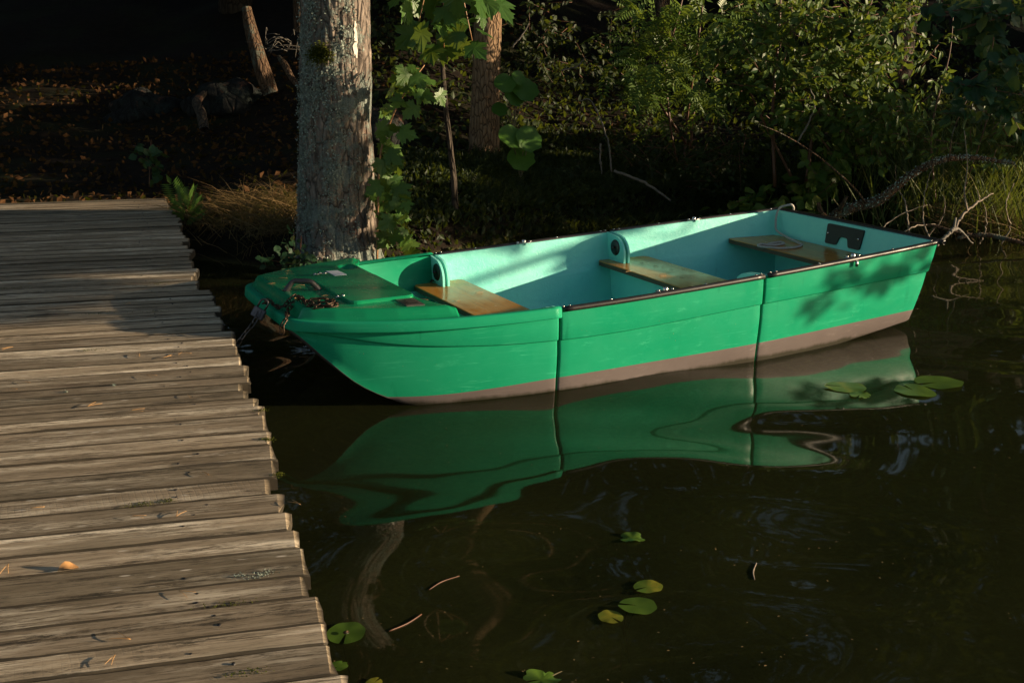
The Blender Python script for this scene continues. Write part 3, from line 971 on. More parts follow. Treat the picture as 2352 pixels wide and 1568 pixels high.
# bulkheads with knees at the two seams
def bulkhead(x, zb, t=.014):
    h = inner_half(x)
    zg_ = zg(x) + .004; yi = yg(x) - .02
    kn = .185 if x < 2 else .215
    k_in = yi - kn
    near = [(-yi, zg_)]
    for a in np.linspace(0, 1, 9):       # rounded knee
        near.append((-k_in - .10 * math.cos(a * PI / 2) * 1.0 + 0, zg_ - .012 - .105 * (1 - math.cos(a * PI / 2)) * 1.0 - .0) if False else (-(k_in + .115 * (1 - math.sin(a * PI / 2))), zg_ - .010 - .115 * (1 - math.cos(a * PI / 2))))
    near += [(-k_in, zb)]
    bottom = [(-p[0] + .002 if p[0] else 0, p[1] - .004) for p in h[3:]]
    wall = [(-p[0] + -.004, p[1]) for p in h[1:3]]
    prof2 = near                          # left knee from wall top to inner foot
    right = [(-y, z) for y, z in near[::-1]]
    low = [(-y, z) for y, z in (wall + bottom)]
    outline = prof2 + right + [(y, z) for y, z in low] + [(-y, z) for y, z in low[-2::-1]]
    n = len(outline)
    V = [(x - t / 2, y, z) for y, z in outline] + [(x + t / 2, y, z) for y, z in outline]
    F = [tuple(range(n)), tuple(range(2 * n - 1, n - 1, -1))] + [(i, n + i, n + (i + 1) % n, (i + 1) % n) for i in range(n)]
    o = obj('bulkhead', mesh_np('bulkhead', np.array(V), F, False), M['turq'], boat, False)
    return o, yi - kn * .52, zg_ - .085


for xs_, zb in ((S1 - .016, .24), (S1 + .016, .24), (S2 - .016, .27), (S2 + .016, .27)):
    o, yk, zk = bulkhead(xs_, zb)
    if xs_ < S1 or S1 + .1 < xs_ < S2:
        for sgn in (-1, 1):
            m = MB()
            m.tube([(xs_ - .0075, sgn * yk, zk), (xs_ - .013, sgn * yk, zk)], [.052, .048], 20)
            m.tube([(xs_ - .012, sgn * yk, zk), (xs_ - .030, sgn * yk + .004, zk)], [.011, .009], 8)
            obj('seam_bolt_cap', m.mesh('seam_bolt_cap'), M['black'], o, False)

# rubber rails
def rail(pts, r=.0145):
    m = MB(); m.tube(catmull(pts, 3), r, 10, flat=1.0)
    return obj('rubbing_strip', m.mesh('rubbing_strip'), M['black'], boat, False)


for sgn in (-1, 1):
    rail([(x, sgn * (yg(x) + .003), zg(x) - .001) for x in np.linspace(S1 + .015, S2 - .012, 9)])
P = [(rake(min(x, 3.86), zg(x)) if x <= 3.86 else 3.955, yg(x) + .003, zg(x) - .001) for x in np.linspace(S2 + .022, 3.84, 9)]
xe = rake(3.86, zg(3.86))
rail([(x, -y, z) for x, y, z in P] + [(xe - .005, -yg(3.86), zg(3.86) - .001), (xe + .010, -yg(3.86) + .02, zg(3.86)), (xe + .010, 0, zg(3.86) + .004), (xe + .010, yg(3.86) - .02, zg(3.86)), (xe - .005, yg(3.86), zg(3.86) - .001)] + P[::-1])
m = MB(); m.tube([(0, 0, 0), (0, 0, .004), (0, 0, .006)], [.0065, .0055, .002], 8); rv = m.mesh('rivet'); rv.materials.append(M['steel'])
for sgn in (-1, 1):
    for x in (1.35, 1.385, 1.62, 2.2, 2.53, 2.565, 2.63, 2.67, 2.98, 3.5, 3.80):
        o = bpy.data.objects.new('rivet', rv); o.parent = boat; o.location = (rake(x, zg(x)), sgn * (yg(x) - .006), zg(x) + .011); COL.objects.link(o)

# oarlock sockets
for sgn in (-1, 1):
    for x in (1.955, 3.235):
        m = MB(); z = zg(x) + .004; y = sgn * (yg(x) - .020)
        xr = rake(x, z)
        m.box((xr, y, z + .004), (.115, .026, .005), bev=.002)
        for dx in (-.043, .043): m.tube([(xr + dx, y, z + .006), (xr + dx, y, z + .013), (xr + dx, y, z + .015)], [.0085, .0075, .003], 8)
        o = obj('oarlock_plate', m.mesh('oarlock_plate'), M['steel'], boat, False)
        m = MB(); m.tube([(xr, y, z - .012), (xr, y, z + .022), (xr, y, z + .024)], [.0135, .0135, .010], 12)
        obj('socket', m.mesh('socket'), M['steel'], o, False)
        if x > 3:
            m = MB(); m.tube([(xr, sgn * (yg(x) + .014), z - .012), (xr, sgn * (yg(x) + .014), z - .046)], [.009, .009], 10)
            obj('socket_pin', m.mesh('socket_pin'), M['steel'], o, False)

# outboard pad on the inside of the transom
def tx(z): return rake(3.86, z) - .034
pad = [(.165, .525), (-.165, .525), (-.155, .398), (-.055, .398), (-.035, .455), (.035, .455), (.055, .398), (.155, .398)]
def rounded(poly, r):
    P = [np.array(p, float) for p in poly]; Q = []
    for i in range(len(P)):
        a, b_, c = P[i - 1], P[i], P[(i + 1) % len(P)]
        u, w = (a - b_) / np.linalg.norm(a - b_), (c - b_) / np.linalg.norm(c - b_)
        for s in np.linspace(0, 1, 5): Q.append(b_ + u * r * (1 - s) ** 2 + w * r * s ** 2)
    return Q
R_ = rounded(pad, .014); n = len(R_)
V = [(tx(z) - .008, y, z) for y, z in R_] + [(tx(z) + .01, y, z) for y, z in R_]
m = MB(); m.add(V, [(i, (i + 1) % n, n + (i + 1) % n, n + i) for i in range(n)] + [tuple(range(n))])
padm = obj('outboard_pad', m.mesh('outboard_pad', False), M['blackpad'], boat, False)
for y in (.14, -.135):
    m = MB(); m.tube([(tx(.46) - .007, y, .465), (tx(.46) - .016, y, .465)], [.009, .007], 10)
    obj('bolt', m.mesh('bolt'), M['steel'], padm, False)


# ------------------------------------------------------------------ rope, chain, lock
def bl(p):  # boat-local to world
    return BO + EU * p[0] + EV * p[1] + np.array([0, 0, p[2]])


zt_ = .384
coil = [bz(*q, zt_) for q in ((1832, 557), (1842, 562), (1828, 568), (1795, 570), (1765, 568), (1742, 565), (1748, 561), (1775, 563), (1800, 560), (1792, 556), (1765, 560))]
rp = [(3.975, .60, .50), (3.985, .59, .555), (3.955, .575, .590), (3.93, .60, .585), (3.905, .64, .565), (3.885, .645, .52), (3.86, .62, .46), (3.85, .58, .41)] + [tuple(c) for c in coil]
rope = thing('rope', bl(rp[5]), 'thin grey rope hanging over the boat stern corner onto the rear seat', 'rope')
m = MB(); m.tube([bl(p) for p in catmull(rp, 6)], .0078, 8)
obj('rope_strand', m.mesh('rope_strand'), M['rope'], rope)


def link_mesh(L=.046, W=.021, r=.0030):
    P = []
    for a in np.linspace(0, 2 * PI, 20, endpoint=False):
        P.append((math.copysign(max(L / 2 - W / 2, 0), math.cos(a)) + W / 2 * math.cos(a), W / 2 * math.sin(a), 0))
    P = P + P[:2]
    V, F = tube(P, r, 6, False); me = mesh_np('link', np.array(V), F); return me


from mathutils import Matrix
def chain_on(path, lk, root, material, L=.046, start_roll=0.0, roll_j=.25):
    """links along a world path, every other one turned a quarter"""
    P = catmull(path, 14); d = np.concatenate([[0], np.cumsum(np.linalg.norm(np.diff(P, axis=0), axis=1))])
    step = L - .0085; s = 0; i = 0
    while s + L * .6 < d[-1]:
        a = np.array([np.interp(s, d, P[:, c]) for c in range(3)]); b_ = np.array([np.interp(min(s + step, d[-1]), d, P[:, c]) for c in range(3)])
        t = Vector(b_ - a).normalized(); up = Vector((0, 0, 1)) if abs(t.z) < .95 else Vector((1, 0, 0))
        sd = up.cross(t).normalized(); up = t.cross(sd)
        ang = start_roll + (PI / 2 if i % 2 else 0) + random.uniform(-roll_j, roll_j)
        y = sd * math.cos(ang) + up * math.sin(ang); z = t.cross(y)
        o = bpy.data.objects.new('link', lk); o.parent = root
        c = Vector((a + b_) / 2) - root.location
        o.matrix_local = Matrix(((t.x, y.x, z.x, c.x), (t.y, y.y, z.y, c.y), (t.z, y.z, z.z, c.z), (0, 0, 0, 1)))
        COL.objects.link(o); s += step; i += 1


lk1 = link_mesh(); lk1.materials.append(M['chain'])
lk2 = link_mesh(.048, .020, .0030); lk2.materials.append(M['rust'])
je = onz(543, 789, JZ - .03)
lockp = bl((.005, .13, .455))
frontp = bl((.045, .10, .458))
ch1 = thing('mooring_chain', je, 'dark steel chain from the jetty edge up to the padlock at the bow', 'chain')
k0 = bl((-.02, .07, .405))
lock_c = onz(594, 719, .43)                     # padlock body centre
lock_top = onz(606, 697, .475)
bot = onz(583, 741, .40)
chain_on([je + np.array([-.03, .02, -.05]), je * .6 + bot * .4, bot, lock_c + (lock_top - lock_c) * .5], lk1, ch1, None)
pile = lambda px, py, dz: bl(deck_p(px, py, dz))
ch2 = thing('deck_chain', pile(730, 694, 0), 'rusty brown chain heaped on the bow deck with one end hanging down', 'chain')
chain_on([lock_top, onz(618, 690, .462), onz(624, 695, .462), onz(632, 702, .462), onz(650, 705, .468), pile(678, 699, .006), pile(700, 693, .008)], lk2, ch2, None)
chain_on([pile(697, 690, .014), pile(720, 689, .010), pile(745, 690, .008), pile(768, 694, .008), pile(772, 702, .008), pile(745, 703, .007), pile(715, 704, .007), pile(704, 697, .009), pile(725, 697, .015), pile(755, 698, .015), pile(766, 690, .016), pile(735, 688, .018), pile(708, 690, .016)], lk2, ch2, None, roll_j=.9)
chain_on([pile(704, 697, .010), pile(690, 708, .008), bl((.115, -.32, .468)), bl((.078, -.415, .452)), bl((.046, -.437, .420)), bl((.044, -.438, .375))], lk2, ch2, None)
lockr = thing('padlock', lock_c, 'small dark padlock joining the two chains at the bow', 'padlock')
ax = Vector(lock_top - lock_c).normalized(); sd = Vector((.80, -.25, -.35)); sd = (sd - ax * sd.dot(ax)).normalized(); nn = sd.cross(ax)
R = np.array([(sd.x, nn.x, ax.x), (sd.y, nn.y, ax.y), (sd.z, nn.z, ax.z)])
m = MB(); m.box(lock_c, (.062, .024, .050), R=R, bev=.003); obj('lock_body', m.mesh('lock_body', False), M['lock'], lockr)
m = MB(); sh = [np.array([.021 * math.cos(a), 0, .025 + .030 + .019 * math.sin(a)]) for a in np.linspace(0, PI, 11)]
sh = [np.array([.021, 0, .020])] + sh + [np.array([-.021, 0, .020])]
m.tube([R @ p + lock_c for p in sh], .0048, 8); obj('shackle', m.mesh('shackle'), M['chain'], lockr)


# ------------------------------------------------------------------ loose needles and leaves
def needle_mesh(kind):
    m = MB()
    spread = (.18, .32, .08)[kind]; c = (.25, -.2, .5)[kind]
    for s in (-1, 1):
        P = [(0, 0, .0028), (.020, s * spread * .018 + c * .002, .004), (.042, s * spread * .045 + c * .008, .0028)]
        m.tube(catmull(P, 3), [.0009, .0008, .0005], 4)
    return m.mesh('needle')


nm = [needle_mesh(k) for k in range(3)]
for x in nm: x.materials.append(M['needle'])


def drop_needle(p, ang, k, label, group, sc=1.0, name='pine_needles'):
    o = bpy.data.objects.new(name, nm[k]); o.location = tuple(map(float, p)); o.rotation_euler = (0, 0, ang); o.scale = (sc,) * 3
    COL.objects.link(o); tag(o, label, 'pine needles', group)


jn_pts = [(20, 1297), (410, 1358), (70, 1168), (300, 1186), (405, 1187), (480, 1092), (265, 1505), (300, 1470), (40, 895), (70, 880), (300, 944), (320, 820),
          (410, 816), (440, 813), (375, 823), (30, 798), (335, 862), (430, 907), (300, 695), (255, 694), (65, 652), (690, 1160), (200, 935)]
for i, (px, py) in enumerate(jn_pts):
    drop_needle(onz(px, py, JZ + .006), random.uniform(0, 6.28), i % 3, 'pair of dry orange pine needles lying on the grey jetty boards', 'pine needles on the jetty', random.uniform(.9, 1.35))
for i, (px, py) in enumerate([(648, 659), (632, 651), (691, 661), (668, 668), (712, 660), (728, 668), (738, 655), (745, 665), (720, 648), (655, 625), (660, 627), (600, 648), (585, 648), (757, 678), (765, 700), (640, 640), (700, 656), (966, 711), (840, 645), (870, 665)]):
    p = deck_p(px, py, .001)
    if .405 < p[0] and -.34 < p[1] < .21: p[2] = DT + .012
    drop_needle(bl(p), random.uniform(0, 6.28), i % 3, 'pair of dry pine needles lying on the green bow deck', 'pine needles on the bow deck', random.uniform(.8, 1.2))
for i, (px, py, z) in enumerate([(1000, 653, .277), (990, 652, .277), (1057, 690, .277), (1110, 672, .277), (1515, 631, .307), (1530, 634, .307), (1480, 606, .307), (1500, 612, .307), (1572, 640, .307), (1610, 655, .307), (1620, 650, .307), (1450, 624, .307), (1545, 620, .307)]):
    drop_needle(bl(bz(px, py, z)), random.uniform(0, 6.28), i % 3, 'pair of dry pine needles lying on a brown boat seat', 'pine needles on the boat seats', random.uniform(.8, 1.2))


def curled_leaf(name, p, s, label, mat='dryleaf', rz=0.0, cat='leaf'):
    V = []
    for i in range(6):
        for j in range(5):
            u, v = i / 5, j / 4 - .5
            w = math.sin(PI * (u * .9 + .05)) * .8
            V.append((s * (u - .5), s * v * w, s * (.05 + .9 * v * v * w + .10 * math.sin(5 * u))))
    F = [(i * 5 + j, (i + 1) * 5 + j, (i + 1) * 5 + j + 1, i * 5 + j + 1) for i in range(5) for j in range(4)]
    o = obj(name, mesh_np(name, np.array(V), F, True), M[mat]); o.location = tuple(map(float, p)); o.rotation_euler = (.1, -.1, rz)
    return tag(o, label, cat)


curled_leaf('dry_leaf', onz(157, 1307, JZ + .004), .05, 'small curled orange dry leaf sitting alone on the jetty boards', rz=.4)
curled_leaf('pale_leaf', bl(deck_p(682, 687, .002)), .028, 'tiny pale shrivelled leaf beside the chain on the bow deck', rz=1.0)
curled_leaf('brown_leaf', bl((1.30, .70, .281)), .05, 'dark brown dead leaf tucked behind the front seat knee', 'bark3', .5)
m = MB(); a, b_ = onz(60, 727, JZ + .006), onz(157, 722, JZ + .006)
m.tube([a, a * .5 + b_ * .5 + np.array([0, .004, .006]), b_], [.004, .010, .003], 6, flat=.4)
tag(obj('bark_sliver', m.mesh('bark_sliver'), M['beam']), 'dark sliver of bark lying flat on the jetty boards', 'bark')


# moss and lichen in the seams of the jetty
def seam_tufts(name, pts, n, sz, mat, label):
    P = np.concatenate([onz(px, py, JZ + .001) + rng.normal(size=(n, 3)) * (w, .007, .002) @ np.array([jp, jn, (0, 0, 1)]) for px, py, w in pts])
    return tag(leaves(name, T_quad(.35), P, rdir(len(P), .4), rdir(len(P), 1.5), rng.uniform(.5, 1, len(P)) * sz, rng.uniform(0, 1, len(P)), M[mat], None), label, 'moss', kind='stuff')


seam_tufts('moss', [(345, 655, .06), (370, 650, .04), (545, 655, .02), (600, 942, .012), (618, 1010, .012), (340, 1155, .03), (310, 1162, .03), (385, 1150, .01), (520, 1388, .03), (200, 805, .03), (30, 662, .06), (225, 720, .04), (350, 715, .04), (610, 1008, .01), (560, 1545, .03), (640, 1090, .01)], 90, .006, 'moss', 'yellow green moss growing in the joints of the jetty boards')
seam_tufts('crust_lichen', [(550, 1322, .012), (585, 1325, .012), (605, 1318, .012), (615, 1314, .008), (150, 900, .006), (262, 884, .004)], 60, .006, 'lichen', 'pale grey lichen crust on the jetty board joints')

# ------------------------------------------------------------------ lily pads
def pad_mesh(curl=.02, torn=0.0, seed=0):
    rr = random.Random(seed); V = [(0, 0, 0)]; n = 36
    F = []
    for k, fr in enumerate((.35, .7, 1.0)):
        for i in range(n + 1):
            a = .13 + (2 * PI - .26) * i / n
            r = .5 * fr * (1 + (.03 * math.sin(3 * a + seed) + .02 * math.sin(7 * a)) * (fr == 1.0))
            if torn and fr == 1.0 and rr.random() < torn: r *= rr.uniform(.72, .95)
            V.append((r * math.cos(a) * 1.12 - .04, r * math.sin(a), curl * fr * fr * (math.sin(2 * a + seed) + .4 * math.sin(5 * a)) + .004))
    for i in range(n): F.append((0, 1 + i, 2 + i))
    for k in range(2):
        for i in range(n):
            a = 1 + k * (n + 1) + i; F.append((a, a + n + 1, a + n + 2)); F.append((a, a + n + 2, a + 1))
    return np.array(V), np.array(F)


def lily(px, py, dpx, ang, label, tone=.6, curl=.02, torn=0.0, stem=None, z=.004, seed=0, spot=False):
    p = onz(px, py, z); p[2] += float(wave_h(p[0], p[1])); dist = np.linalg.norm(p - cC); d = dpx * dist / FPX
    root = thing('lily_pad', p, label, 'lily pad', 'lily pads on the water')
    V, F = pad_mesh(curl, torn, seed)
    c, s = math.cos(ang), math.sin(ang)
    V = V * d; V = np.stack([V[:, 0] * c - V[:, 1] * s, V[:, 0] * s + V[:, 1] * c, V[:, 2]], 1)
    t = np.clip(tone + .15 * np.sin(V[:, 0] * 60 + seed) * .5 + rng.uniform(-.05, .05, len(V)), 0, 1)
    obj('pad', mesh_np('pad', V, F, True, t), M['pad'], root, False)
    if stem:
        q = [p + np.array([0, 0, -.006])] + [onz(a, b, zz) for a, b, zz in stem]
        m = MB(); m.tube(catmull(q, 5), .0038, 6); obj('stem', m.mesh('stem'), M['lilystem'], root)
    if spot:
        m = MB(); m.tube([np.array([.012 * d, -.05 * d, .006]), np.array([.012 * d, -.05 * d, .0075])], [.085 * d, .08 * d], 11)
        obj('brown_spot', m.mesh('brown_spot'), M['bark3'], root, False)
    return root


lily(1938, 890, 80, 2.9, 'pale oval lily pad, leftmost of the group near the boat stern', .85, .02, 0, [(1990, 893, -.01), (2060, 888, -.03)], seed=1)
lily(1974, 909, 46, 4.2, 'small torn lily pad tucked beside the pale oval one near the stern', .75, .03, .35, [(2000, 900, -.02), (2040, 890, -.05)], seed=2)
lily(2098, 899, 82, 1.9, 'round lily pad in front of the rightmost one, behind the boat stern', .65, .02, 0, [(2090, 896, -.03)], seed=3)
lily(2154, 882, 92, 3.4, 'rightmost lily pad lying flat beyond the boat stern', .5, .015, .05, [(2150, 890, -.03)], seed=4)
lily(1450, 1234, 52, 3.2, 'crumpled green lily pad, farthest in the line on open water', .45, .07, .25, [(1438, 1250, -.02), (1440, 1275, -.04), (1462, 1305, -.05), (1482, 1335, -.05)], seed=5)
lily(1486, 1349, 60, 3.6, 'pale yellowish round lily pad in the middle of the open water cluster', .92, .02, 0, [(1470, 1375, -.05), (1440, 1440, -.20)], seed=6)
lily(1462, 1388, 76, 3.0, 'bright green oval lily pad below the yellowish round one', .5, .015, .03, [(1440, 1405, -.04), (1430, 1470, -.2), (1425, 1540, -.3)], seed=7)
lily(1405, 1411, 54, 5.3, 'olive brownish lily pad, left of the bright green oval one', .96, .02, 0, [(1418, 1430, -.03), (1436, 1455, -.15), (1445, 1520, -.3)], seed=8)
lily(1458, 1332, 22, .6, 'tiny submerged lily pad hidden behind the yellowish round one', .35, .02, 0, None, z=-.02, seed=9)
lily(1242, 1551, 76, 3.3, 'wrinkled green lily pad at the bottom edge of the water', .5, .08, .15, [(1300, 1540, -.02), (1345, 1550, -.05)], seed=10)
lily(795, 1453, 84, 4.6, 'large green lily pad with a brown spot beside the jetty edge', .35, .02, 0, [(790, 1490, -.03), (800, 1530, -.10), (815, 1580, -.2)], seed=11, spot=True)
lily(776, 1528, 40, 4.0, 'small green lily pad half hidden under the jetty corner', .4, .02, .1, None, seed=12)
lily(860, 1566, 36, 1.0, 'yellow lily pad cut by the bottom edge near the jetty', 1.0, .02, 0, None, seed=13)
for i, (a, b_) in enumerate((((1555, 790 + 0), None),) if False else ()): pass
tw = lambda nm_, pts, r, lab, mat='stem', cat='twig', n=6: tag(obj(nm_, (lambda m: (m.tube(catmull(pts, 5), r, n), m.mesh(nm_))[1])(MB()), M[mat]), lab, cat)
def ow(px, py):
    q = onz(px, py, .0); q[2] = float(wave_h(q[0], q[1])) + .002
    return q


tw('floating_twig', [ow(985, 1352), ow(1015, 1333), ow(1055, 1319)], [.0012, .002, .0012], 'thin reddish twig floating on the water near the jetty side', 'stem')
tw('floating_stalk', [ow(893, 1449), ow(935, 1430), ow(968, 1407)], [.002, .0025, .002], 'thin red stalk floating on water right of the jetty corner', 'stem')
tw('bent_floating_twig', [ow(1733, 1330), ow(1730, 1310), ow(1738, 1288)], [.0015, .003, .0015], 'short bent brown twig floating on open water at right', 'twig')
for px, py in ((1040, 1330), (1060, 1320), (1880, 1420), (2110, 1380), (1500, 970), (1650, 1000), (2180, 1010), (1310, 1010), (1740, 1140), (1590, 1300), (2010, 1500)):
    pass

# dust, seeds and pollen floating on the surface
sp = [onz(random.uniform(640, 2352), random.uniform(560, 1568), .002) for _ in range(330)]
sp = np.array([p for p in sp if not (-.85 < (p - BO) @ EV < .85 and .1 < (p - BO) @ EU < 3.9) and p[0] > -1.0 + .0 * p[1] - (p[1] - 2) * .36 + .7 and p[1] < shore(p[0])])
tag(leaves('floating_specks', TQ_, sp, rdir(len(sp)) * (1, 1, 0) + (1e-3, 0, 0), np.array([(0, 0, 1.0)] * len(sp)), rng.uniform(.004, .012, len(sp)), rng.uniform(.2, 1, len(sp)), M['hay'], None), 'pale seeds and dust floating on the dark water', 'specks', kind='stuff')

# ------------------------------------------------------------------ trunks
def trunk_mesh(name, path, radii, nseg=64, nring=120, rough=.02, furrow=10, seed=0.0, base_flare=0.0):
    P = catmull(path, max(2, nring // (len(path) - 1)))
    V, F = tube(P, radii, nseg, False)
    V = np.array(V); m = len(P)
    for i in range(m):
        for k in range(nseg):
            j = i * nseg + k; c = P[i]; d = V[j] - c; r = np.linalg.norm(d); a = 2 * PI * k / nseg
            h = c[2]
            w = .55 * noise.noise((math.cos(a) * furrow * .35, math.sin(a) * furrow * .35, h * 2.2 + seed)) + .45 * noise.noise((math.cos(a) * furrow, math.sin(a) * furrow, h * 5 + seed)) + .35 * abs(noise.noise((math.cos(a) * furrow * 2, math.sin(a) * furrow * 2, h * 9 + seed)))
            lob = .10 * base_flare * math.sin(3 * a + seed) * math.exp(-max(h, 0) * 3)
            V[j] = c + d * (1 + rough * w * 2.2 / max(r, .03) * .25 + lob)
    return mesh_np(name, V, np.array(F))


def forest_limb(m, a, b_, r0, r1):
    mid_ = (a + b_) / 2 + np.array([0, 0, .15 * np.linalg.norm(b_ - a)]) * .4 + rng.normal(size=3) * .08
    m.tube(catmull([a, mid_, b_], 4), [r0, (r0 + r1) / 2, r1], 6)


def crown_pts(centres, radii, per):
    P, O = [], []
    for c, r in zip(centres, radii):
        q = rng.normal(size=(per, 3)); q *= (r * rng.uniform(.35, 1.0, (per, 1)) / np.linalg.norm(q, axis=1, keepdims=True))
        q[:, 2] *= .6
        P.append(c + q); O.append(q)
    return np.concatenate(P), np.concatenate(O)


# tree 1: the big lichened trunk at the water's edge
def big_tree():
    Y = 8.45
    b0 = at(772, 612, Y); top = at(770, 0, Y)
    root = thing('lichened_tree', (b0[0], Y, 0.0), 'thick rough tree trunk with grey green lichen standing at the water behind the bow', 'tree')
    d = (top - b0); d /= d[2]
    z0 = -.12
    path = [b0 + d * (z - b0[2]) for z in (z0, .1, .4, .8, 1.3, 1.9, 3, 5, 8, 11)]
    rad = np.interp(np.linspace(0, 1, 60), np.linspace(0, 1, 10), [.37, .325, .290, .272, .258, .247, .235, .21, .16, .08])
    o = obj('trunk', trunk_mesh('trunk', path, rad, 150, 420, .050, 8, 3.0, 1.3), M['bark'], root)
    # lichen flakes: many small rosettes on the left and middle of the trunk
    n = 3400
    h = rng.uniform(.02, 2.6, n); a = rng.normal(-2.1, .62, n)
    cl = np.array([noise.noise((math.cos(x) * 2.2, math.sin(x) * 2.2, y * 2.0)) for x, y in zip(a, h)])
    keep = cl + rng.normal(0, .22, n) > -.02
    h, a = h[keep], a[keep]
    cen = np.array([b0 + d * (z - b0[2]) for z in h]); rr = np.interp(h, [-.12, .1, .4, .8, 1.3, 1.9, 3], [.37, .325, .290, .272, .258, .247, .235])
    nr = np.stack([np.cos(a), np.sin(a), np.zeros(len(a))], 1)
    P, D, Nn, S, T = [], [], [], [], []
    for k in range(7):
        jit = rng.normal(0, .011, (len(a), 3))
        P.append(cen + nr * (rr[:, None] + .006) + jit * (1, 1, 1)); D.append(rdir(len(a)) + nr * .45); Nn.append(nr + rdir(len(a)) * .5); S.append(rng.uniform(.008, .019, len(a))); T.append(rng.uniform(0, 1, len(a)))
    tag(leaves('lichen_patches', T_quad(.45), np.concatenate(P), np.concatenate(D), np.concatenate(Nn), np.concatenate(S), np.concatenate(T), M['lichen'], root), kind='stuff')
    # bare scar on the right
    sc = []
    for py, w in ((50, .003), (58, .009), (68, .011), (76, .010), (86, .015), (97, .013), (106, .017), (116, .019), (124, .013), (133, .004)):
        q = at(823 + (py - 55) * .04 + random.uniform(-2.5, 2.5), py, Y); sc.append((q, w))
    m = MB(); V = []
    ctr = lambda q: np.array([b0[0] + d[0] * (q[2] - b0[2]), Y])
    for q, w in sc:
        for s in (-1, 1):
            c = ctr(q); r = .262
            base_a = math.atan2(-math.sqrt(max(r * r - (q[0] - c[0]) ** 2, .001)), q[0] - c[0]) + s * w / r
            V.append((c[0] + r * math.cos(base_a), c[1] + r * math.sin(base_a), q[2]))
    m.add(V, [(2 * i, 2 * i + 1, 2 * i + 3, 2 * i + 2) for i in range(len(sc) - 1)])
    obj('bark_scar', m.mesh('bark_scar'), M['scar'], root)
    # moss clump
    q = at(735, 122, Y); n = 900
    c = np.array([b0[0] + d[0] * (q[2] - b0[2]), Y]); an = rng.normal(-1.85, .16, n); zz = q[2] + rng.normal(0, .03, n)
    P = np.stack([c[0] + .262 * np.cos(an), c[1] + .262 * np.sin(an), zz], 1)
    nr = np.stack([np.cos(an), np.sin(an), np.full(n, -.3)], 1)
    tag(leaves('moss_clump', T_quad(.2), P, nr + rdir(n) * .7, rdir(n), rng.uniform(.015, .035, n), rng.uniform(0, 1, n), M['moss'], root), kind='stuff')
    # crown high above the picture
    cs = [np.array([b0[0], Y, 0]) + np.array([rng.normal(0, 1.5), rng.normal(.5, 1.3), rng.uniform(6, 11)]) for _ in range(26)]
    cs += [np.array([b0[0] + random.gauss(.1, .9), Y - random.uniform(.2, 1.3), random.uniform(2.75, 5.5)]) for _ in range(20)]
    m = MB()
    for c in cs: forest_limb(m, np.array([b0[0] - .05, Y, max(2.9, c[2] - .6)]), c, .04, .012)
    obj('limbs', m.mesh('limbs'), M['bark2'], root)
    P, O = crown_pts(cs, np.concatenate([rng.uniform(.5, .95, 26), rng.uniform(.35, .6, 20)]), 170)
    leaves('crown', T_quad(.3), P, O + rdir(len(P)) * .5, rdir(len(P), .8), rng.uniform(.12, .24, len(P)), rng.uniform(0, 1, len(P)), M['canopy'], root)
    return root


big_tree()


def slim_tree():
    Y = 11.6
    b0 = at(1110, 385, Y); top = at(1122, 0, Y)
    z0 = ground_z(b0[0], Y)
    root = thing('slim_tree', (b0[0], Y, z0), 'slim smooth brown tree trunk half in shade standing behind the maple leaves', 'tree')
    d = (top - b0); d /= d[2]
    path = [b0 + d * (z - b0[2]) for z in (z0 - .15, z0 + .1, z0 + .5, 1.2, 1.7, 3, 5, 8)]
    obj('trunk', trunk_mesh('trunk', path, [.185, .165, .150, .145, .142, .135, .11, .06], 64, 160, .006, 9, 9.0, .3), M['bark2'], root)
    cs = [np.array([b0[0], Y, 0]) + np.array([rng.normal(0, 1.3), rng.normal(.6, 1.1), rng.uniform(4.5, 9)]) for _ in range(22)]
    m = MB()
    for c in cs: forest_limb(m, np.array([b0[0], Y, max(3.5, c[2] - 1)]), c, .04, .012)
    obj('limbs', m.mesh('limbs'), M['bark2'], root)
    P, O = crown_pts(cs, rng.uniform(.5, .9, len(cs)), 170)
    leaves('crown', T_quad(.3), P, O + rdir(len(P)) * .5, rdir(len(P), .8), rng.uniform(.12, .24, len(P)), rng.uniform(0, 1, len(P)), M['canopy'], root)


slim_tree()


def simple_trunk(name, pts, rad, mat, label, cat, seed=0.0, part='trunk', rough=.014):
    root = thing(name, pts[0], label, cat)
    obj(part, trunk_mesh(part, pts, rad, 36, 90, rough, 7, seed), M[mat], root); return root


simple_trunk('dead_tree', [at(1052, 566, 9.4), at(1046, 480, 9.4), at(1040, 390, 9.42), at(1025, 260, 9.5), at(1012, 100, 9.55), at(1008, 60, 9.55)], [.034, .028, .025, .021, .018, .008], 'darkbark', 'thin broken dead stem rising from the water behind the boat', 'dead tree', 4.0, 'stem')
simple_trunk('leaning_stump', [at(622, 215, 12.9), at(606, 172, 12.9), at(588, 110, 12.9), at(574, 60, 12.95), at(566, 18, 13.0)], [.085, .095, .08, .07, .05], 'bark3', 'leaning broken brown stump lit by sun on the dark slope', 'tree stump', 2.0)
simple_trunk('twisted_root', [at(692, 205, 11.8), at(670, 178, 11.9), at(655, 150, 12.0), at(640, 130, 12.1)], [.025, .03, .035, .02], 'bark3', 'short twisted brown root beside the thick lichened trunk', 'root', 6.0, 'root')
simple_trunk('thin_pole_tree', [at(693, 75, 13.5), at(690, 20, 13.5), at(688, -60, 13.5), at(686, -500, 13.6), at(684, -900, 13.6)], [.09, .085, .08, .07, .03], 'bark3', 'reddish thin tree trunk just left of the thick lichened trunk', 'tree', 8.0)
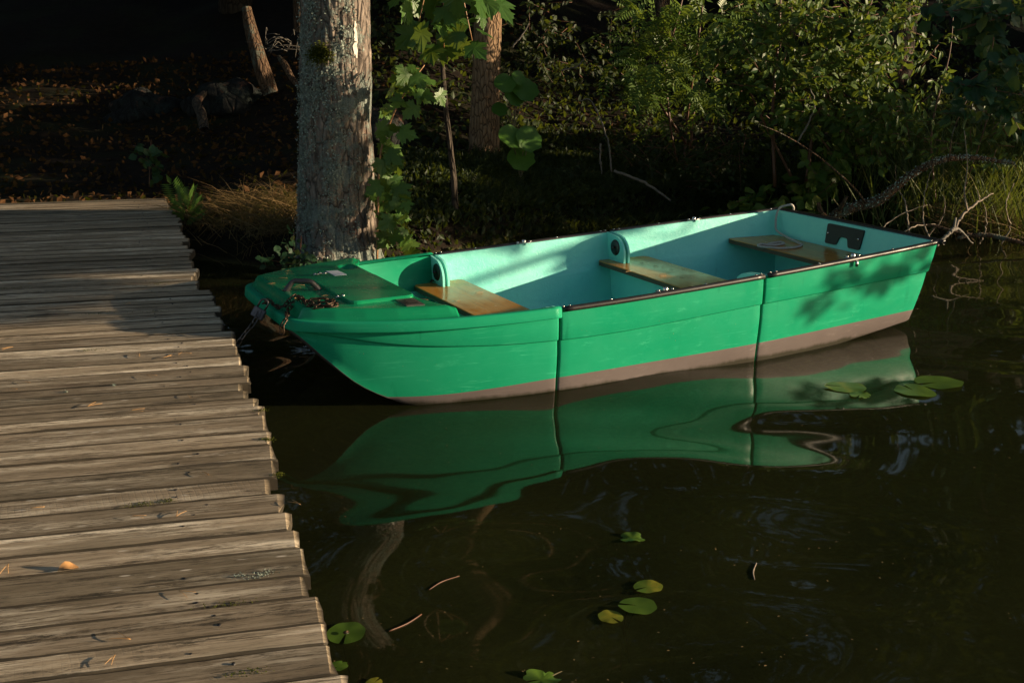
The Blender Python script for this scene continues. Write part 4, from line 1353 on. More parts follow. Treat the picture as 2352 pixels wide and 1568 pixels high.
simple_trunk('mossy_root', [at(470, 300, 11.9), at(462, 262, 12.1), at(452, 235, 12.3), at(470, 215, 12.6)], [.05, .055, .05, .03], 'darkbark', 'mossy bent root on the dark slope left of the trunk', 'root', 11.0, 'root')


def rock(px, py, Y, s, label, seed):
    import bmesh
    bm = bmesh.new(); bmesh.ops.create_icosphere(bm, subdivisions=4, radius=1)
    for v in bm.verts:
        n_ = noise.noise(v.co * 1.3 + Vector((seed, 0, 0))) * .35 + noise.noise(v.co * 3.5 + Vector((seed, 3, 0))) * .12
        v.co *= 1 + n_
        v.co.x *= s[0]; v.co.y *= s[1]; v.co.z *= s[2]
    me = bpy.data.meshes.new('rock'); bm.to_mesh(me); bm.free()
    me.polygons.foreach_set('use_smooth', np.full(len(me.polygons), True, dtype=bool))
    o = obj('rock', me, M['rock']); o.location = tuple(map(float, at(px, py, Y))); tag(o, label, 'rock')


rock(330, 262, 13.2, (.45, .4, .26), 'dark mossy boulder on the slope behind the jetty end', 1.0)
rock(520, 235, 13.0, (.42, .4, .24), 'dark lichen flecked rock below the leaning stump', 5.0)
rock(860, 300, 10.4, (.30, .28, .22), 'black wet rock in shade between the two tree trunks', 12.0)


# ------------------------------------------------------------------ maple leaves
def leafy(name, root, pts, T, size, mat, tone=(0, 1), face=(0, -1, .6), down=.9, per=1, spread=.0, droop=None):
    """leaves around given world points, tops turned toward the light side"""
    P = np.repeat(np.array(pts), per, 0); n = len(P)
    P = P + rng.normal(size=(n, 3)) * spread
    D = np.stack([rng.normal(0, .8, n), rng.normal(-.25, .5, n), -down * rng.uniform(.2, 1.1, n)], 1)
    Nn = np.array(face) + rng.normal(size=(n, 3)) * .45
    return leaves(name, T, P, D, Nn, size * rng.uniform(.65, 1.15, n), rng.uniform(tone[0], tone[1], n), M[mat], root)


TM, TO, TQ, TR, TP = T_maple(), T_oval(), T_quad(), T_round(), T_pinnate()

Y = 8.25
mp = thing('maple_sapling', at(868, 590, Y), 'young maple sapling with bright green leaves growing beside the thick trunk', 'sapling')
pts = [(890, 262), (905, 222), (955, 225), (980, 186), (1002, 208), (880, 312), (897, 340), (878, 362), (905, 398), (893, 425), (917, 445), (905, 478), (875, 398), (925, 508), (890, 502), (915, 535), (930, 565), (893, 565), (868, 455), (940, 195), (962, 168), (925, 470), (885, 450), (870, 500), (920, 240), (945, 250), (985, 225), (905, 300), (880, 540), (910, 515),
       (902, 362), (915, 380), (882, 425), (903, 455), (880, 475), (910, 560), (925, 590), (888, 342), (955, 190), (930, 170)]
m = MB(); m.tube(catmull([at(866, 600, Y), at(868, 480, Y), at(873, 360, Y), at(893, 290, Y), at(915, 240, Y), at(945, 190, Y), at(975, 150, Y + .05)], 6), [.009, .008, .007, .006, .004], 7)
for px, py in pts: m.tube([at(px + (880 - px) * .45, py - 14, Y + .03), at(px, py - 10, Y - .02)], [.0022, .0016], 4)
obj('stem', m.mesh('stem'), M['mapstem'], mp)
leafy('leaves', mp, [at(px, py - 12, Y + random.uniform(-.12, .12)) for px, py in pts], TM, .118, 'maple', (.2, .95), (.3, -1, .7), .8, 2, .03)

Y = 7.3
mb = thing('maple_branch', at(1010, -120, Y), 'drooping maple branch of large dark green leaves hanging in at the top', 'branch')
pts = [(940, 10), (975, 30), (1010, 15), (1050, 30), (1095, 20), (1128, 15), (930, 50), (960, 75), (1000, 70), (1045, 85), (1080, 70), (1110, 95), (985, 115), (1020, 125), (1060, 120), (1085, 130), (950, 100), (1005, 45), (1060, 50), (1035, 10), (1140, 30), (920, 20), (1000, 140), (1030, 100), (1075, 100), (985, 85), (1090, 45), (965, 5)]
m = MB()
for ex, ey in ((960, 60), (1020, 110), (1085, 95), (1125, 10)):
    m.tube(catmull([at(1015, -160, Y + .05), at((1015 + ex) / 2, -60, Y), at(ex, ey, Y)], 5), [.009, .006, .003], 6)
obj('twigs', m.mesh('twigs'), M['mapstem'], mb)
leafy('leaves', mb, [at(px, py - 25, Y + random.uniform(-.18, .18)) for px, py in pts], TM, .165, 'maple', (0, .6), (.1, -.8, .8), .9, 1, .02)
o = thing('maple_sprig', at(790, -20, 7.8), 'single bright green maple leaf tip in front of the thick trunk top', 'leaf')
leafy('leaves', o, [at(790, -22, 7.8)], TM, .10, 'maple', (.7, .9), (0, -1, .5), 1.0)

# broad round leaves beside the slim tree
def butterbur(name_lab, spec, Y, tone):
    root = thing('broadleaf_plant', at(spec[0][0], spec[0][1] + 90, Y), name_lab, 'plant')
    P, D, Nn, S = [], [], [], []
    m = MB()
    for px, py, dpx in spec:
        s = dpx * Y / FPX; c = at(px, py, Y + random.uniform(-.1, .1))
        d = np.array([random.uniform(-.5, .5), -.45, -.75]); P.append(c - d / np.linalg.norm(d) * s * .5); D.append(d); Nn.append((.3 + random.uniform(-.3, .3), -.85, .75)); S.append(s)
        m.tube(catmull([at(spec[0][0] + 20, spec[0][1] + 110, Y + .1), (at(px, py, Y + .1) + at(spec[0][0] + 20, spec[0][1] + 110, Y + .1)) / 2 + np.array([0, .03, .03]), P[-1]], 4), [.006, .004], 5)
    leaves('leaves', TR, P, D, Nn, S, rng.uniform(tone[0], tone[1], len(P)), M['broad'], root, True)
    obj('stalks', m.mesh('stalks'), M['lilystem'], root)


butterbur('upper clump of broad round leaves just right of the slim trunk', [(1160, 190, 48), (1208, 205, 58), (1182, 222, 46), (1192, 178, 34), (1148, 250, 36)], 11.0, (.2, .7))
butterbur('lower clump of three broad round sunlit leaves right of the slim trunk', [(1176, 312, 60), (1216, 318, 62), (1197, 362, 62), (1202, 332, 30)], 10.6, (.5, 1))

# rowan
def rowan():
    Y = 12.2
    root = thing('rowan_shrub', at(1560, 400, Y), 'rowan shrub with feathery leaflets in the upper right middle of the bank', 'shrub')
    for pth in ([(1570, 390), (1580, 260), (1600, 120), (1615, 0), (1620, -80)], [(1560, 400), (1540, 290), (1530, 150), (1560, 30), (1580, -60)], [(1585, 350), (1600, 230), (1660, 130)], [(1575, 330), (1510, 230), (1460, 150)]):
        m = MB(); m.tube(catmull([at(a, b, Y + random.uniform(-.2, .2)) for a, b in pth], 5), [.016, .012, .006], 6)
        obj('stem', m.mesh('stem'), M['stem'], root)
    pts = []
    for cx, cy, rx, ry, n_ in ((1540, 40, 110, 50, 60), (1470, 120, 50, 45, 34), (1640, 90, 60, 40, 36), (1560, 150, 90, 50, 40), (1480, 200, 45, 60, 22), (1620, 205, 45, 35, 26), (1500, 250, 40, 40, 10), (1700, 30, 50, 30, 16)):
        for _ in range(n_): pts.append(at(cx + random.gauss(0, rx * .55), cy + random.gauss(0, ry * .55), Y + random.uniform(-.45, .45)))
    n = len(pts)
    D = np.stack([rng.normal(0, .9, n), rng.normal(-.3, .5, n), rng.normal(-.35, .35, n)], 1)
    leaves('leaves', TP, pts, D, np.array((.2, -.6, .9)) + rng.normal(size=(n, 3)) * .4, rng.uniform(.22, .36, n), rng.beta(2, 2.2, n), M['rowan'], root)


rowan()


def bush(name, label, cat, Y, blobs, size, mat, T=None, tone=(0, 1), stems=(), stemmat='stem', depth=.5, yel=0.0, base=None, face=(.35, -.7, .8)):
    root = thing(name, at(*(base or (blobs[0][0], blobs[0][1] + 100)), Y), label, cat)
    m = MB(); P, O = [], []
    for cx, cy, rx, ry, n_ in blobs:
        # every blob is a set of small sprays so gaps stay between them
        ns = max(1, n_ // 16)
        for _ in range(ns):
            sx, sy, sd_ = cx + random.gauss(0, rx * .5), cy + random.gauss(0, ry * .5), Y + random.uniform(-depth, depth)
            c = at(sx, sy, sd_); v = np.array([random.gauss(0, 1), random.gauss(-.3, .5), random.gauss(.1, .6)]); v /= np.linalg.norm(v)
            L = random.uniform(.18, .4)
            m.tube([c - v * L * .6, c, c + v * L * .5], [.004, .003, .0012], 4)
            t = rng.uniform(-.6, .55, 16)
            P.append(c + v * L * t[:, None] + rng.normal(size=(16, 3)) * .03); O.append(rng.normal(size=(16, 3)) * .7 + v)
    P, O = np.concatenate(P), np.concatenate(O); n = len(P)
    O[:, 2] -= .5
    tn = rng.uniform(tone[0], tone[1], n) * .85
    if yel: tn[rng.uniform(size=n) < yel] = 1.0
    leaves('leaves', T if T is not None else TO, P, O, np.array(face) + rng.normal(size=(n, 3)) * .5, size * rng.uniform(.6, 1.2, n), tn, M[mat], root)
    obj('twigs', m.mesh('twigs'), M[stemmat], root)
    for pth, r in stems:
        m = MB(); m.tube(catmull([at(a, b, Y + dd) for a, b, dd in pth], 5), r, 6)
        obj('stem', m.mesh('stem'), M[stemmat], root)
    return root


bush('alder_bush', 'leafy alder bush with small oval leaves filling the upper right bank', 'bush', 10.9,
     [(1790, 60, 130, 60, 800), (1700, 130, 70, 60, 400), (1900, 150, 140, 70, 900), (1800, 190, 110, 50, 520), (2020, 130, 70, 60, 350), (1960, 230, 110, 55, 700), (1850, 270, 110, 45, 440), (2060, 250, 60, 60, 320), (1990, 320, 70, 40, 280), (1680, 210, 60, 40, 220), (1990, 40, 90, 40, 350), (2080, 30, 60, 40, 200)],
     .092, 'oval', tone=(0, 1), yel=.05, depth=.75, base=(1850, 420),
     stems=[([(1780, 430, 0), (1775, 250, .1), (1790, 60, .1), (1795, -80, .1)], [.02, .014, .006]), ([(1850, 430, 0), (1880, 260, 0), (1960, 120, 0), (2010, -20, 0)], [.02, .013, .005]), ([(1830, 430, 0), (1740, 250, 0), (1690, 130, 0)], [.016, .010, .004])])
bush('dark_alder_branch', 'dark blue green alder branches hanging down at the right edge', 'branch', 7.6,
     [(2260, 60, 70, 60, 110), (2300, 150, 50, 50, 96), (2240, 190, 50, 50, 70), (2330, 230, 40, 60, 64), (2290, 20, 60, 30, 64), (2180, 20, 50, 20, 32), (2250, 270, 40, 40, 30)],
     .105, 'dark_oval', T=T_oval(.36, .04, .12), tone=(0, 1), depth=.35, base=(2360, 120), face=(-.2, -.7, .9),
     stems=[([(2420, 120, .1), (2330, 140, 0), (2260, 180, -.1), (2200, 200, -.1)], [.012, .008, .003]), ([(2400, 0, .1), (2300, 40, 0), (2220, 60, 0)], [.012, .008, .003]), ([(2390, 170, 0), (2330, 230, 0), (2280, 300, 0)], [.009, .006, .002])])
bush('bramble', 'low bramble with pale green leaves just behind the boat stern', 'bush', 10.6,
     [(1760, 475, 60, 30, 112), (1850, 450, 60, 40, 128), (1900, 400, 50, 40, 80), (1700, 500, 50, 20, 64), (1820, 500, 70, 20, 80), (1930, 350, 50, 40, 64), (1640, 510, 50, 15, 48)],
     .13, 'oval', T=T_oval(.36, .05, .12), tone=(.1, 1), yel=.08, depth=.3, base=(1800, 520))
bush('willow_shrub', 'thin pale leaved shrub among grass at the right side of the bank', 'shrub', 10.2,
     [(2170, 150, 60, 60, 96), (2120, 300, 60, 60, 96), (2260, 380, 70, 40, 96), (2190, 340, 60, 40, 64), (2300, 320, 40, 50, 80)],
     .10, 'oval', T=T_oval(.17, .04, .15), tone=(.1, 1), yel=.1, depth=.5, base=(2180, 470),
     stems=[([(2150, 480, 0), (2140, 300, 0), (2180, 130, 0), (2190, 30, 0)], [.010, .007, .003]), ([(2200, 480, 0), (2250, 330, 0), (2290, 200, 0)], [.009, .006, .003])])
bush('leafy_sapling', 'small dark round leaved sapling standing at the far jetty end', 'sapling', 10.6,
     [(345, 345, 22, 38, 48), (340, 385, 16, 20, 16)], .085, 'dark_oval', T=T_oval(.42, .03, .1), tone=(.2, 1), depth=.12, base=(342, 430),
     stems=[([(343, 430, 0), (344, 380, 0), (347, 320, 0)], [.006, .004, .002])])
bush('ground_ivy', 'little patch of round ivy leaves at the foot of the thick trunk', 'plant', 8.05,
     [(660, 588, 26, 14, 48), (690, 600, 20, 10, 32), (640, 600, 12, 8, 16), (712, 592, 14, 14, 16)], .055, 'dark_oval', T=T_oval(.48, .03, .08), tone=(.3, 1), depth=.1, base=(665, 610))
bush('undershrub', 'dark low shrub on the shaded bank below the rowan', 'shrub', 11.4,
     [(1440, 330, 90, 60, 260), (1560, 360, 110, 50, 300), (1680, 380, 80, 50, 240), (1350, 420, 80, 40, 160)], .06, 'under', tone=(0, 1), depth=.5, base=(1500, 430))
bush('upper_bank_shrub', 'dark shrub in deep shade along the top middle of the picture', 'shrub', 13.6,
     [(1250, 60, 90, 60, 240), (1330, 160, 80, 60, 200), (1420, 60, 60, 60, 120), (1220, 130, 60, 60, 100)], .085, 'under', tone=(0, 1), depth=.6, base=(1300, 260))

# fern at the jetty end
def fern():
    Y = 8.9
    root = thing('fern', at(430, 500, Y), 'bright green fern fronds at the far corner of the jetty', 'fern')
    P, D, Nn, S = [], [], [], []
    for (x0, y0), (x1, y1) in (((425, 490), (395, 425)), ((430, 490), (405, 468)), ((430, 495), (440, 440)), ((432, 498), (460, 490)), ((428, 500), (395, 492)), ((435, 495), (455, 462)), ((425, 480), (415, 435)), ((430, 505), (440, 505)), ((427, 495), (400, 480))):
        a, b_ = at(x0, y0, Y), at(x1, y1, Y - .12)
        P.append(a); D.append(b_ - a); Nn.append((random.uniform(-.3, .3), -.8, .7)); S.append(np.linalg.norm(b_ - a) * 1.15)
    leaves('fronds', T_pinnate(13, .026), P, D, Nn, S, rng.uniform(.4, .95, len(P)), M['maple'], root)


fern()


# ------------------------------------------------------------------ grass and ground cover (uncountable)
def field(name, n, xr, yr, T, size, mat, label, cat, tone=(0, 1), up=1.0, cond=None, dz=0.0, zlim=None):
    P = []
    while len(P) < n:
        x, y = random.uniform(*xr), random.uniform(*yr)
        if y < shore(x) + .02: continue
        if cond and not cond(x, y): continue
        P.append((x, y, ground_z(x, y) + dz))
    P = np.array(P)
    D = rdir(n) * (1, 1, .5) + (0, 0, up)
    o = leaves(name, T, P, D, rdir(n), size * rng.uniform(.5, 1.3, n), rng.uniform(*tone, n), M[mat], None)
    return tag(o, label, cat, kind='stuff')


def blades(name, n, spots, T, size, mat, label, tone=(0, .85), lean=.4):
    """tufts: spots are (px,py,Y,spread_x,spread_y) - root positions"""
    P, X = [], []
    for px, py, Y, sx, sy, k in spots:
        c = at(px, py, Y)
        for _ in range(int(k)):
            x, y = c[0] + random.gauss(0, sx), c[1] + random.gauss(0, sy)
            P.append((x, y, max(ground_z(x, y), -.05)))
    P = np.array(P); n = len(P)
    # blade template grows along z; use D for horizontal lean direction
    V, F = T
    a = rng.uniform(0, 2 * PI, n); D = np.stack([np.cos(a), np.sin(a), np.zeros(n)], 1)
    up = np.stack([rng.normal(0, lean, n), rng.normal(-.1, lean, n), np.ones(n)], 1)
    o = leaves(name, T, P, D, up, size * rng.uniform(.45, 1.3, n), rng.uniform(*tone, n), M[mat], None)
    return tag(o, label, 'grass', kind='stuff')


TB, TB2 = T_blade(.55, .012), T_blade(1.1, .010)
blades('dry_grass', 0, [(460, 505, 9.0, .10, .12, 100), (520, 500, 9.0, .18, .15, 340), (580, 480, 9.1, .18, .15, 380), (640, 470, 9.1, .16, .16, 360), (655, 520, 8.7, .10, .12, 180), (600, 545, 8.6, .15, .08, 150)], TB2, .30, 'hay', 'dry straw coloured grass hanging over the bank between jetty and trunk', lean=.8)
blades('reeds', 0, [(2100, 480, 10.6, .35, .3, 260), (2200, 450, 10.6, .4, .35, 420), (2300, 430, 10.4, .35, .35, 420), (2250, 300, 11.5, .5, .4, 420), (2150, 250, 11.8, .4, .4, 300), (2330, 520, 9.9, .2, .2, 120), (2050, 250, 11.8, .3, .3, 120)], T_blade(.45, .008), .75, 'grass', 'tall green and straw grass on the bank at the right edge', (.25, 1), .28)
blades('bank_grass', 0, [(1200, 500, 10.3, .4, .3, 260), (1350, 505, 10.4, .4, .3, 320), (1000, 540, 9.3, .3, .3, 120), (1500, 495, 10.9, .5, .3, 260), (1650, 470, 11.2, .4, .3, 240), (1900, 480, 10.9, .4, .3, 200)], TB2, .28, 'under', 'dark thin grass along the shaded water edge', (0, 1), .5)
blades('sunlit_hay', 0, [(2290, 450, 9.95, .25, .2, 420), (2340, 430, 9.95, .18, .2, 260), (2230, 480, 9.9, .18, .12, 160), (2320, 400, 10.1, .2, .2, 160)], TB2, .42, 'hay', 'straw coloured dry grass above the dead branches at right', lean=.7)
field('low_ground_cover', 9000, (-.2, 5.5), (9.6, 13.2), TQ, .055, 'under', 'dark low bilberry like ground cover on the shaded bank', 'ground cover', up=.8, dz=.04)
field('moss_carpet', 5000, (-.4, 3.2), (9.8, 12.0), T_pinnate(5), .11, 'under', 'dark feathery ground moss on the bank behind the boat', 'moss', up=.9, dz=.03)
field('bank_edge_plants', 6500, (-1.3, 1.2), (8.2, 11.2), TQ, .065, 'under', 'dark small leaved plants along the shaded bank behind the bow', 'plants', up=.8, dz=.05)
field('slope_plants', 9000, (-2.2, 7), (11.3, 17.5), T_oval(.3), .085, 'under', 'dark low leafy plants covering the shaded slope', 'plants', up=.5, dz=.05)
field('leaf_litter', 6000, (-9, -1.6), (9.2, 15.5), TQ, .075, 'litter', 'brown fallen leaves covering the ground beyond the jetty', 'fallen leaves', up=.25, dz=.012)
field('slope_litter', 2500, (-2, 7), (11.5, 19), TQ, .08, 'litter', 'brown fallen leaves on the slope under the shrubs', 'fallen leaves', up=.25, dz=.012)


# ------------------------------------------------------------------ dead branches
def branch(name, pts, rad, label, mat='twig', cat='branch', twigs=(), lichen=0, n=10):
    root = thing(name, pts[0], label, cat)
    m = MB(); P = catmull(pts, 8); P = P + np.array([[noise.noise((i * .7, k * 3, pts[0][0])) * .012 for k in range(3)] for i in range(len(P))])
    m.tube(P, rad, n)
    obj('limb', m.mesh('limb'), M[mat], root)
    for t in twigs:
        m = MB(); m.tube(catmull(t[0], 5), t[1], 6); obj('side_twig', m.mesh('side_twig'), M[mat], root)
    if lichen:
        k = lichen; idx = rng.uniform(0, len(P) - 1, k); c = np.stack([np.interp(idx, np.arange(len(P)), P[:, a]) for a in range(3)], 1)
        rr = np.interp(idx / (len(P) - 1), np.linspace(0, 1, len(rad)), rad)
        nr = rdir(k, .4) * (1, 1, 1); nr[:, 1] -= .5; nr /= np.linalg.norm(nr, axis=1, keepdims=True)
        tag(leaves('lichen_patches', T_quad(.45), c + nr * rr[:, None], nr + rdir(k), nr, rng.uniform(.008, .02, k), rng.uniform(0, 1, k), M['lichen'], root), kind='stuff')
    return root


Yb = 9.2
branch('fallen_branch', [at(1880, 520, 9.3), at(1940, 483, 9.25), at(2020, 460, 9.2), at(2080, 410, 9.2), at(2150, 372, 9.2), at(2230, 362, 9.3), at(2330, 375, 9.4)], [.035, .045, .042, .034, .028, .022, .012],
       'thick grey lichen covered fallen branch rising behind the boat stern', 'bark3', 'branch',
       [([at(1990, 470, 9.2), at(1960, 430, 9.1), at(1880, 360, 9.0), at(1800, 310, 8.95), at(1738, 284, 8.9)], [.010, .008, .006, .003]),
        ([at(1920, 495, 9.25), at(1935, 470, 9.2), at(1945, 450, 9.2)], [.02, .018, .014]), ([at(1905, 505, 9.25), at(1885, 485, 9.2), at(1880, 465, 9.2)], [.022, .02, .016]),
        ([at(2180, 368, 9.2), at(2190, 300, 9.2), at(2230, 210, 9.2), at(2255, 165, 9.2)], [.006, .005, .003])], 900)
branch('broken_stern_branch', [at(2150, 565, 8.3), at(2175, 540, 8.35), at(2190, 527, 8.4), at(2205, 530, 8.45), at(2235, 560, 8.5)], [.012, .014, .017, .010, .004],
       'short pale broken branch touching the boat stern corner', 'greytwig', 'branch', [([at(2190, 528, 8.4), at(2195, 500, 8.45)], [.012, .008])])
branch('sunlit_dead_branch', [at(2190, 530, 9.0), at(2215, 490, 9.1), at(2250, 462, 9.2), at(2280, 445, 9.3)], [.012, .011, .009, .004],
       'forked sunlit dead branch above the water at right', 'twig', 'branch', [([at(2222, 485, 9.1), at(2215, 440, 9.1), at(2222, 380, 9.1), at(2215, 300, 9.1)], [.008, .006, .003]), ([at(2250, 462, 9.2), at(2245, 435, 9.2)], [.006, .003])])
branch('submerged_branch', [at(2200, 545, 9.0), at(2260, 540, 9.0), at(2352, 560, 8.9), at(2420, 590, 8.8)], [.02, .02, .018, .012],
       'dark branch stretching along the water at the right edge', 'bark3', 'branch', [([at(2080, 510, 9.3), at(2150, 520, 9.1), at(2220, 540, 9.0)], [.010, .012, .010])])
tws = [([(1745, 570, 0), (1765, 500, 0)], 0)]
dead = [[(2010, 560), (2030, 520), (2075, 490), (2130, 470)], [(2090, 540), (2080, 470), (2062, 430), (2055, 380)], [(2140, 560), (2120, 500), (2125, 440), (2140, 390)], [(2060, 545), (2100, 520), (2150, 515)], [(1960, 530), (1990, 520), (2030, 540)], [(2250, 560), (2265, 520), (2262, 470)],
        [(2130, 545), (2165, 500), (2170, 450)], [(2300, 560), (2320, 520), (2310, 470), (2330, 420)]]
labs = ['thin arched twig rising over the boat stern', 'bare upright twig behind the boat stern corner', 'wavy bare twig left of the forked sunlit branch', 'short level twig above the boat transom', 'small low twig lying behind the transom', 'short upright twig near the right edge', 'slanted bare twig beside the broken stern branch', 'crooked twig at the far right above the water']
for d_, l_ in zip(dead, labs):
    branch('dead_twig', [at(a, b, 9.15 + random.uniform(-.25, .25)) for a, b in d_], [.007, .006, .004, .002], l_, 'twig', 'twig', n=6)
for d_, l_, y_ in (([(1380, 330), (1378, 375), (1380, 372), (1382, 400)], 'thin grey bare stalk standing on the dark bank', 10.6), ([(1405, 395), (1395, 320), (1360, 235), (1330, 232)], 'long curved grey stem arching over the dark bank', 10.8), ([(1410, 392), (1480, 420), (1540, 460)], 'grey fallen stick sloping down the bank behind the boat', 10.7),
                     ([(1600, 190), (1640, 215), (1665, 235)], 'pale slanted twig below the rowan leaves', 11.6), ([(1175, 110), (1200, 80), (1215, 55)], 'thin pale twig right of the slim trunk top', 11.5), ([(1290, 162), (1330, 150), (1345, 130)], 'small grey twig in the dark upper middle', 12.0), ([(1830, 330), (1870, 250), (1860, 200)], 'thin dark stem crossing the alder leaves', 10.2)):
    branch('grey_stem', [at(a, b, y_) for a, b in d_], [.010, .008, .005] if 'fallen' not in l_ else [.015, .016, .010], l_, 'greytwig', 'twig', n=6)
m = MB(); root = thing('dry_twig_heap', at(660, 140, 12.0), 'tangle of thin pale dry twigs left of the thick trunk', 'twigs')
for _ in range(26):
    a = np.array([random.uniform(605, 690), random.uniform(80, 135)]); b_ = a + np.array([random.gauss(30, 30), random.gauss(0, 16)]); c = (a + b_) / 2 + np.array([0, random.uniform(-22, 6)])
    m.tube(catmull([at(*a, 12.0 + random.uniform(-.2, .2)), at(*c, 11.9), at(*b_, 12.0)], 4), [.004, .003, .002], 4)
obj('twigs', m.mesh('twigs'), M['greytwig'], root)


# ------------------------------------------------------------------ the forest round the cove (mostly above and beside the picture)
def make_forest_tree(kind, h, spread, low, per=190):
    m = MB(); m.tube(catmull([(0, 0, -.4), (.05, 0, h * .3), (-.05, .05, h * .7), (0, 0, h)], 5), [.24, .18, .10, .03], 10); tr = m.mesh('trunk')
    cs, lm = [], MB()
    for _ in range(46):
        z = random.uniform(low, h); f = (1 - ((z - low) / (h - low)) ** 1.6 * .75)
        a = random.uniform(0, 2 * PI); r = spread * f * math.sqrt(random.random())
        c = np.array([r * math.cos(a), r * math.sin(a), z]); cs.append(c)
        forest_limb(lm, np.array([0, 0, max(low * .7, z - r * .5)]), c, .04, .01)
    P, O = crown_pts(cs, rng.uniform(.6, 1.1, len(cs)) * spread * .36, per)
    V, F, t = scatter(T_quad(.32), P, O + rdir(len(P)) * .6, rdir(len(P), .8), rng.uniform(.14, .28, len(P)), rng.uniform(0, 1, len(P)))
    cr = mesh_np('crown', V, F, False, t)
    tr.materials.append(M['darkbark']); lmm = lm.mesh('limbs'); lmm.materials.append(M['darkbark']); cr.materials.append(M['canopy'])
    return tr, lmm, cr


kinds = [make_forest_tree(0, 11, 2.6, 1.6), make_forest_tree(1, 13, 2.9, 2.4), make_forest_tree(2, 9, 2.4, .8, 55)]


def forest_tree(x, y, k, rz, sc, label, group='forest trees round the cove'):
    r = thing('forest_tree', (x, y, ground_z(x, y)), label, 'tree', group, rz); r.scale = (sc,) * 3
    for nme, me in zip(('trunk', 'limbs', 'crown'), kinds[k]):
        o = bpy.data.objects.new(nme, me); o.parent = r; COL.objects.link(o)


LB_ = 'tall dark leafy tree in the shady wood round the cove'
for i, (x, y, k) in enumerate([(-7.5, 15.5, 1), (-4.2, 17.5, 0), (-1.2, 16.5, 1), (2.2, 17.2, 0), (5.2, 15.5, 1), (8.6, 15.5, 0), (-10.5, 18, 0), (0.5, 21, 1), (4, 21, 0), (-6, 21.5, 1), (9, 20, 1), (-13, 14.5, 2), (-8.8, 12.8, 0), (13, 17, 1),
                                 (-16, 19, 1), (-20, 16, 0), (17, 17, 1), (21, 18, 0), (-25, 22, 1), (-2.5, 25, 1), (12, 25, 1), (-12, 25, 0), (28, 20, 1)]):
    forest_tree(x, y, k, i * 1.3, 1 + .15 * math.sin(i * 2.1), LB_)
# wood on the right-hand shore that filters the low sun
for i, (x, y, k, s) in enumerate([(13.5, 16.0, 2, 1.0), (20.0, 15.5, 2, 1.1)]):
    forest_tree(x, y, k, i * 2.2, s, LB_)


def shade_bush(x, y, r, h, n_, label):  # unseen bush, added to keep the low sun off the bank
    root = thing('shade_bush', (x, y, ground_z(x, y)), label, 'bush', 'added shade bushes on the right shore')
    cs = [np.array([x + random.gauss(0, r * .5), y + random.gauss(0, r * .5), ground_z(x, y) + random.uniform(.1, 1) * h]) for _ in range(n_)]
    m = MB()
    gz = ground_z(x, y); m.tube([(x, y, gz - .3), (x, y, gz + .06)], .07, 8)
    for c in cs: forest_limb(m, np.array([x, y, gz - .1]), c, .02, .004)
    obj('stems', m.mesh('stems'), M['darkbark'], root)
    P, O = crown_pts(cs, rng.uniform(.25, .45, n_), 110)
    leaves('leaves', TQ, P, O + rdir(len(P)) * .6, rdir(len(P), .8), rng.uniform(.08, .15, len(P)), rng.uniform(0, 1, len(P)), M['oval'], root)


for x, y, r, h, n_ in ((6.6, 10.9, .8, 1.25, 26), (7.8, 11.9, .9, .95, 26), (6.3, 12.3, .8, .8, 22)):
    shade_bush(x, y, r, h, n_, 'dense leafy bush added out of view on the right shore to shade the low bank')


def add_shade_branch(pts, blobs, label, per=60):  # unseen branch, added with leaf clumps set in the sun's path to cast shade
    root = thing('shade_branch', pts[0], label, 'branch', 'added shade branches at right')
    m = MB(); m.tube(catmull(pts, 6), [.06, .04, .02], 7)
    for c, r in blobs:
        j = min(range(len(pts)), key=lambda q: np.linalg.norm(np.array(pts[q]) - c)); forest_limb(m, np.array(pts[j], float), np.array(c, float), .015, .004)
    obj('limb', m.mesh('limb'), M['darkbark'], root)
    P, O = crown_pts([np.array(c) for c, r in blobs], [r for c, r in blobs], per)
    leaves('leaves', TQ, P, O + rdir(len(P)) * .6, rdir(len(P), .8), rng.uniform(.09, .17, len(P)), rng.uniform(0, 1, len(P)), M['oval'], root)


blobs = []
for _ in range(125):
    blobs.append((np.array([9.5 + random.gauss(0, .5), (yy_ := random.uniform(4.5, 7.4)), random.uniform(2.44 if yy_ < 5.1 else (2.38 if yy_ < 5.9 else 2.2), 2.9)]), random.uniform(.22, .40)))
add_shade_branch([(10.5, 9.6, 2.9), (10.2, 8.2, 2.8), (9.8, 6.8, 2.6), (9.5, 5.4, 2.5), (9.4, 4.6, 2.4)], blobs, 'long leafy branch added out of view beyond the right side to shade the far jetty', 95)
blobs = [(np.array([8.4 + random.gauss(0, .3), random.uniform(5.55, 6.05), random.uniform(1.10, 1.5)]), random.uniform(.05, .11)) for _ in range(5)]
blobs += [(np.array([8.4 + random.gauss(0, .3), random.uniform(6.0, 6.75), random.uniform(1.62, 2.0)]), random.uniform(.05, .11)) for _ in range(5)]
add_shade_branch([(9.6, 9.4, 2.0), (9.0, 8.2, 1.9), (8.6, 7.0, 1.75), (8.4, 5.9, 1.6)], blobs, 'short leafy branch added out of view beyond the right side to dapple the boat', 11)
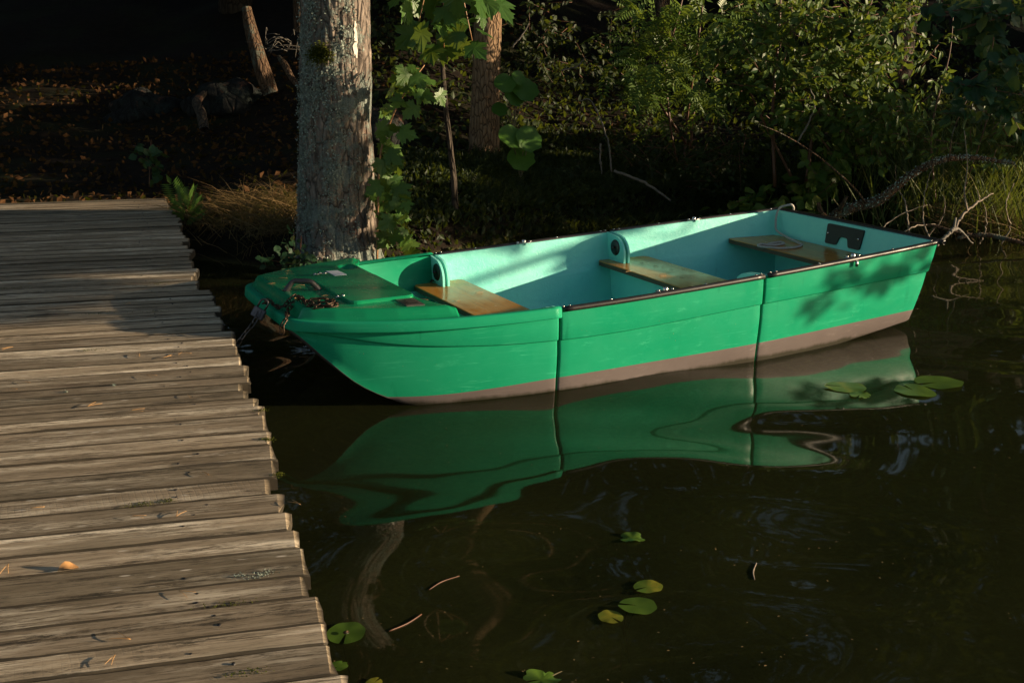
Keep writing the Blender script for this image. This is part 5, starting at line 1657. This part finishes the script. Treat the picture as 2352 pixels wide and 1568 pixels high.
blobs = [(np.array([6.9 + random.gauss(0, .3), random.uniform(8.5, 10.3), random.uniform(1.05, 1.55)]), random.uniform(.18, .3)) for _ in range(26)]
add_shade_branch([(7.6, 10.6, 1.5), (7.2, 9.8, 1.45), (6.9, 9.2, 1.35), (6.8, 8.6, 1.3)], blobs, 'middle leafy branch added out of view beyond the right side to shade the bank', 70)

# ------------------------------------------------------------------ light, sky, camera
SUN_EL, SUN_AZ = math.radians(9.0), math.radians(-3.7)      # azimuth measured from +X
w = bpy.data.worlds.new('World'); scene.world = w; w.use_nodes = True
nt = w.node_tree; nt.nodes.clear()
sky = nt.nodes.new('ShaderNodeTexSky'); sky.sky_type = 'NISHITA'; sky.sun_disc = False
sky.sun_elevation = SUN_EL; sky.sun_rotation = math.radians(90) - SUN_AZ
bg = nt.nodes.new('ShaderNodeBackground'); bg.inputs['Strength'].default_value = .065
wo = nt.nodes.new('ShaderNodeOutputWorld')
nt.links.new(sky.outputs[0], bg.inputs[0]); nt.links.new(bg.outputs[0], wo.inputs[0])
sl = bpy.data.lights.new('sun', 'SUN'); sl.energy = 5.0; sl.angle = math.radians(.5); sl.color = (1.0, .78, .52)
so = bpy.data.objects.new('sun', sl); COL.objects.link(so)
dirv = Vector((math.cos(SUN_EL) * math.cos(SUN_AZ), math.cos(SUN_EL) * math.sin(SUN_AZ), math.sin(SUN_EL)))
so.rotation_euler = dirv.to_track_quat('Z', 'Y').to_euler(); so.location = dirv * 30

cam = bpy.data.cameras.new('camera'); co = bpy.data.objects.new('camera', cam); COL.objects.link(co)
cam.sensor_width = 36; cam.lens = FPX / 2352 * 36; cam.clip_end = 500
co.location = (0, 0, CH); co.rotation_euler = (math.radians(90) - PITCH, 0, 0)
scene.camera = co
scene.view_settings.view_transform = 'Standard'; scene.view_settings.look = 'None'
scene.view_settings.exposure = .95; scene.view_settings.gamma = 1
scene.cycles.use_denoising = True
scene.cycles.max_bounces = 8; scene.cycles.transparent_max_bounces = 8
scene.cycles.caustics_reflective = True; scene.cycles.blur_glossy = .5
scene.cycles.sample_clamp_indirect = 6
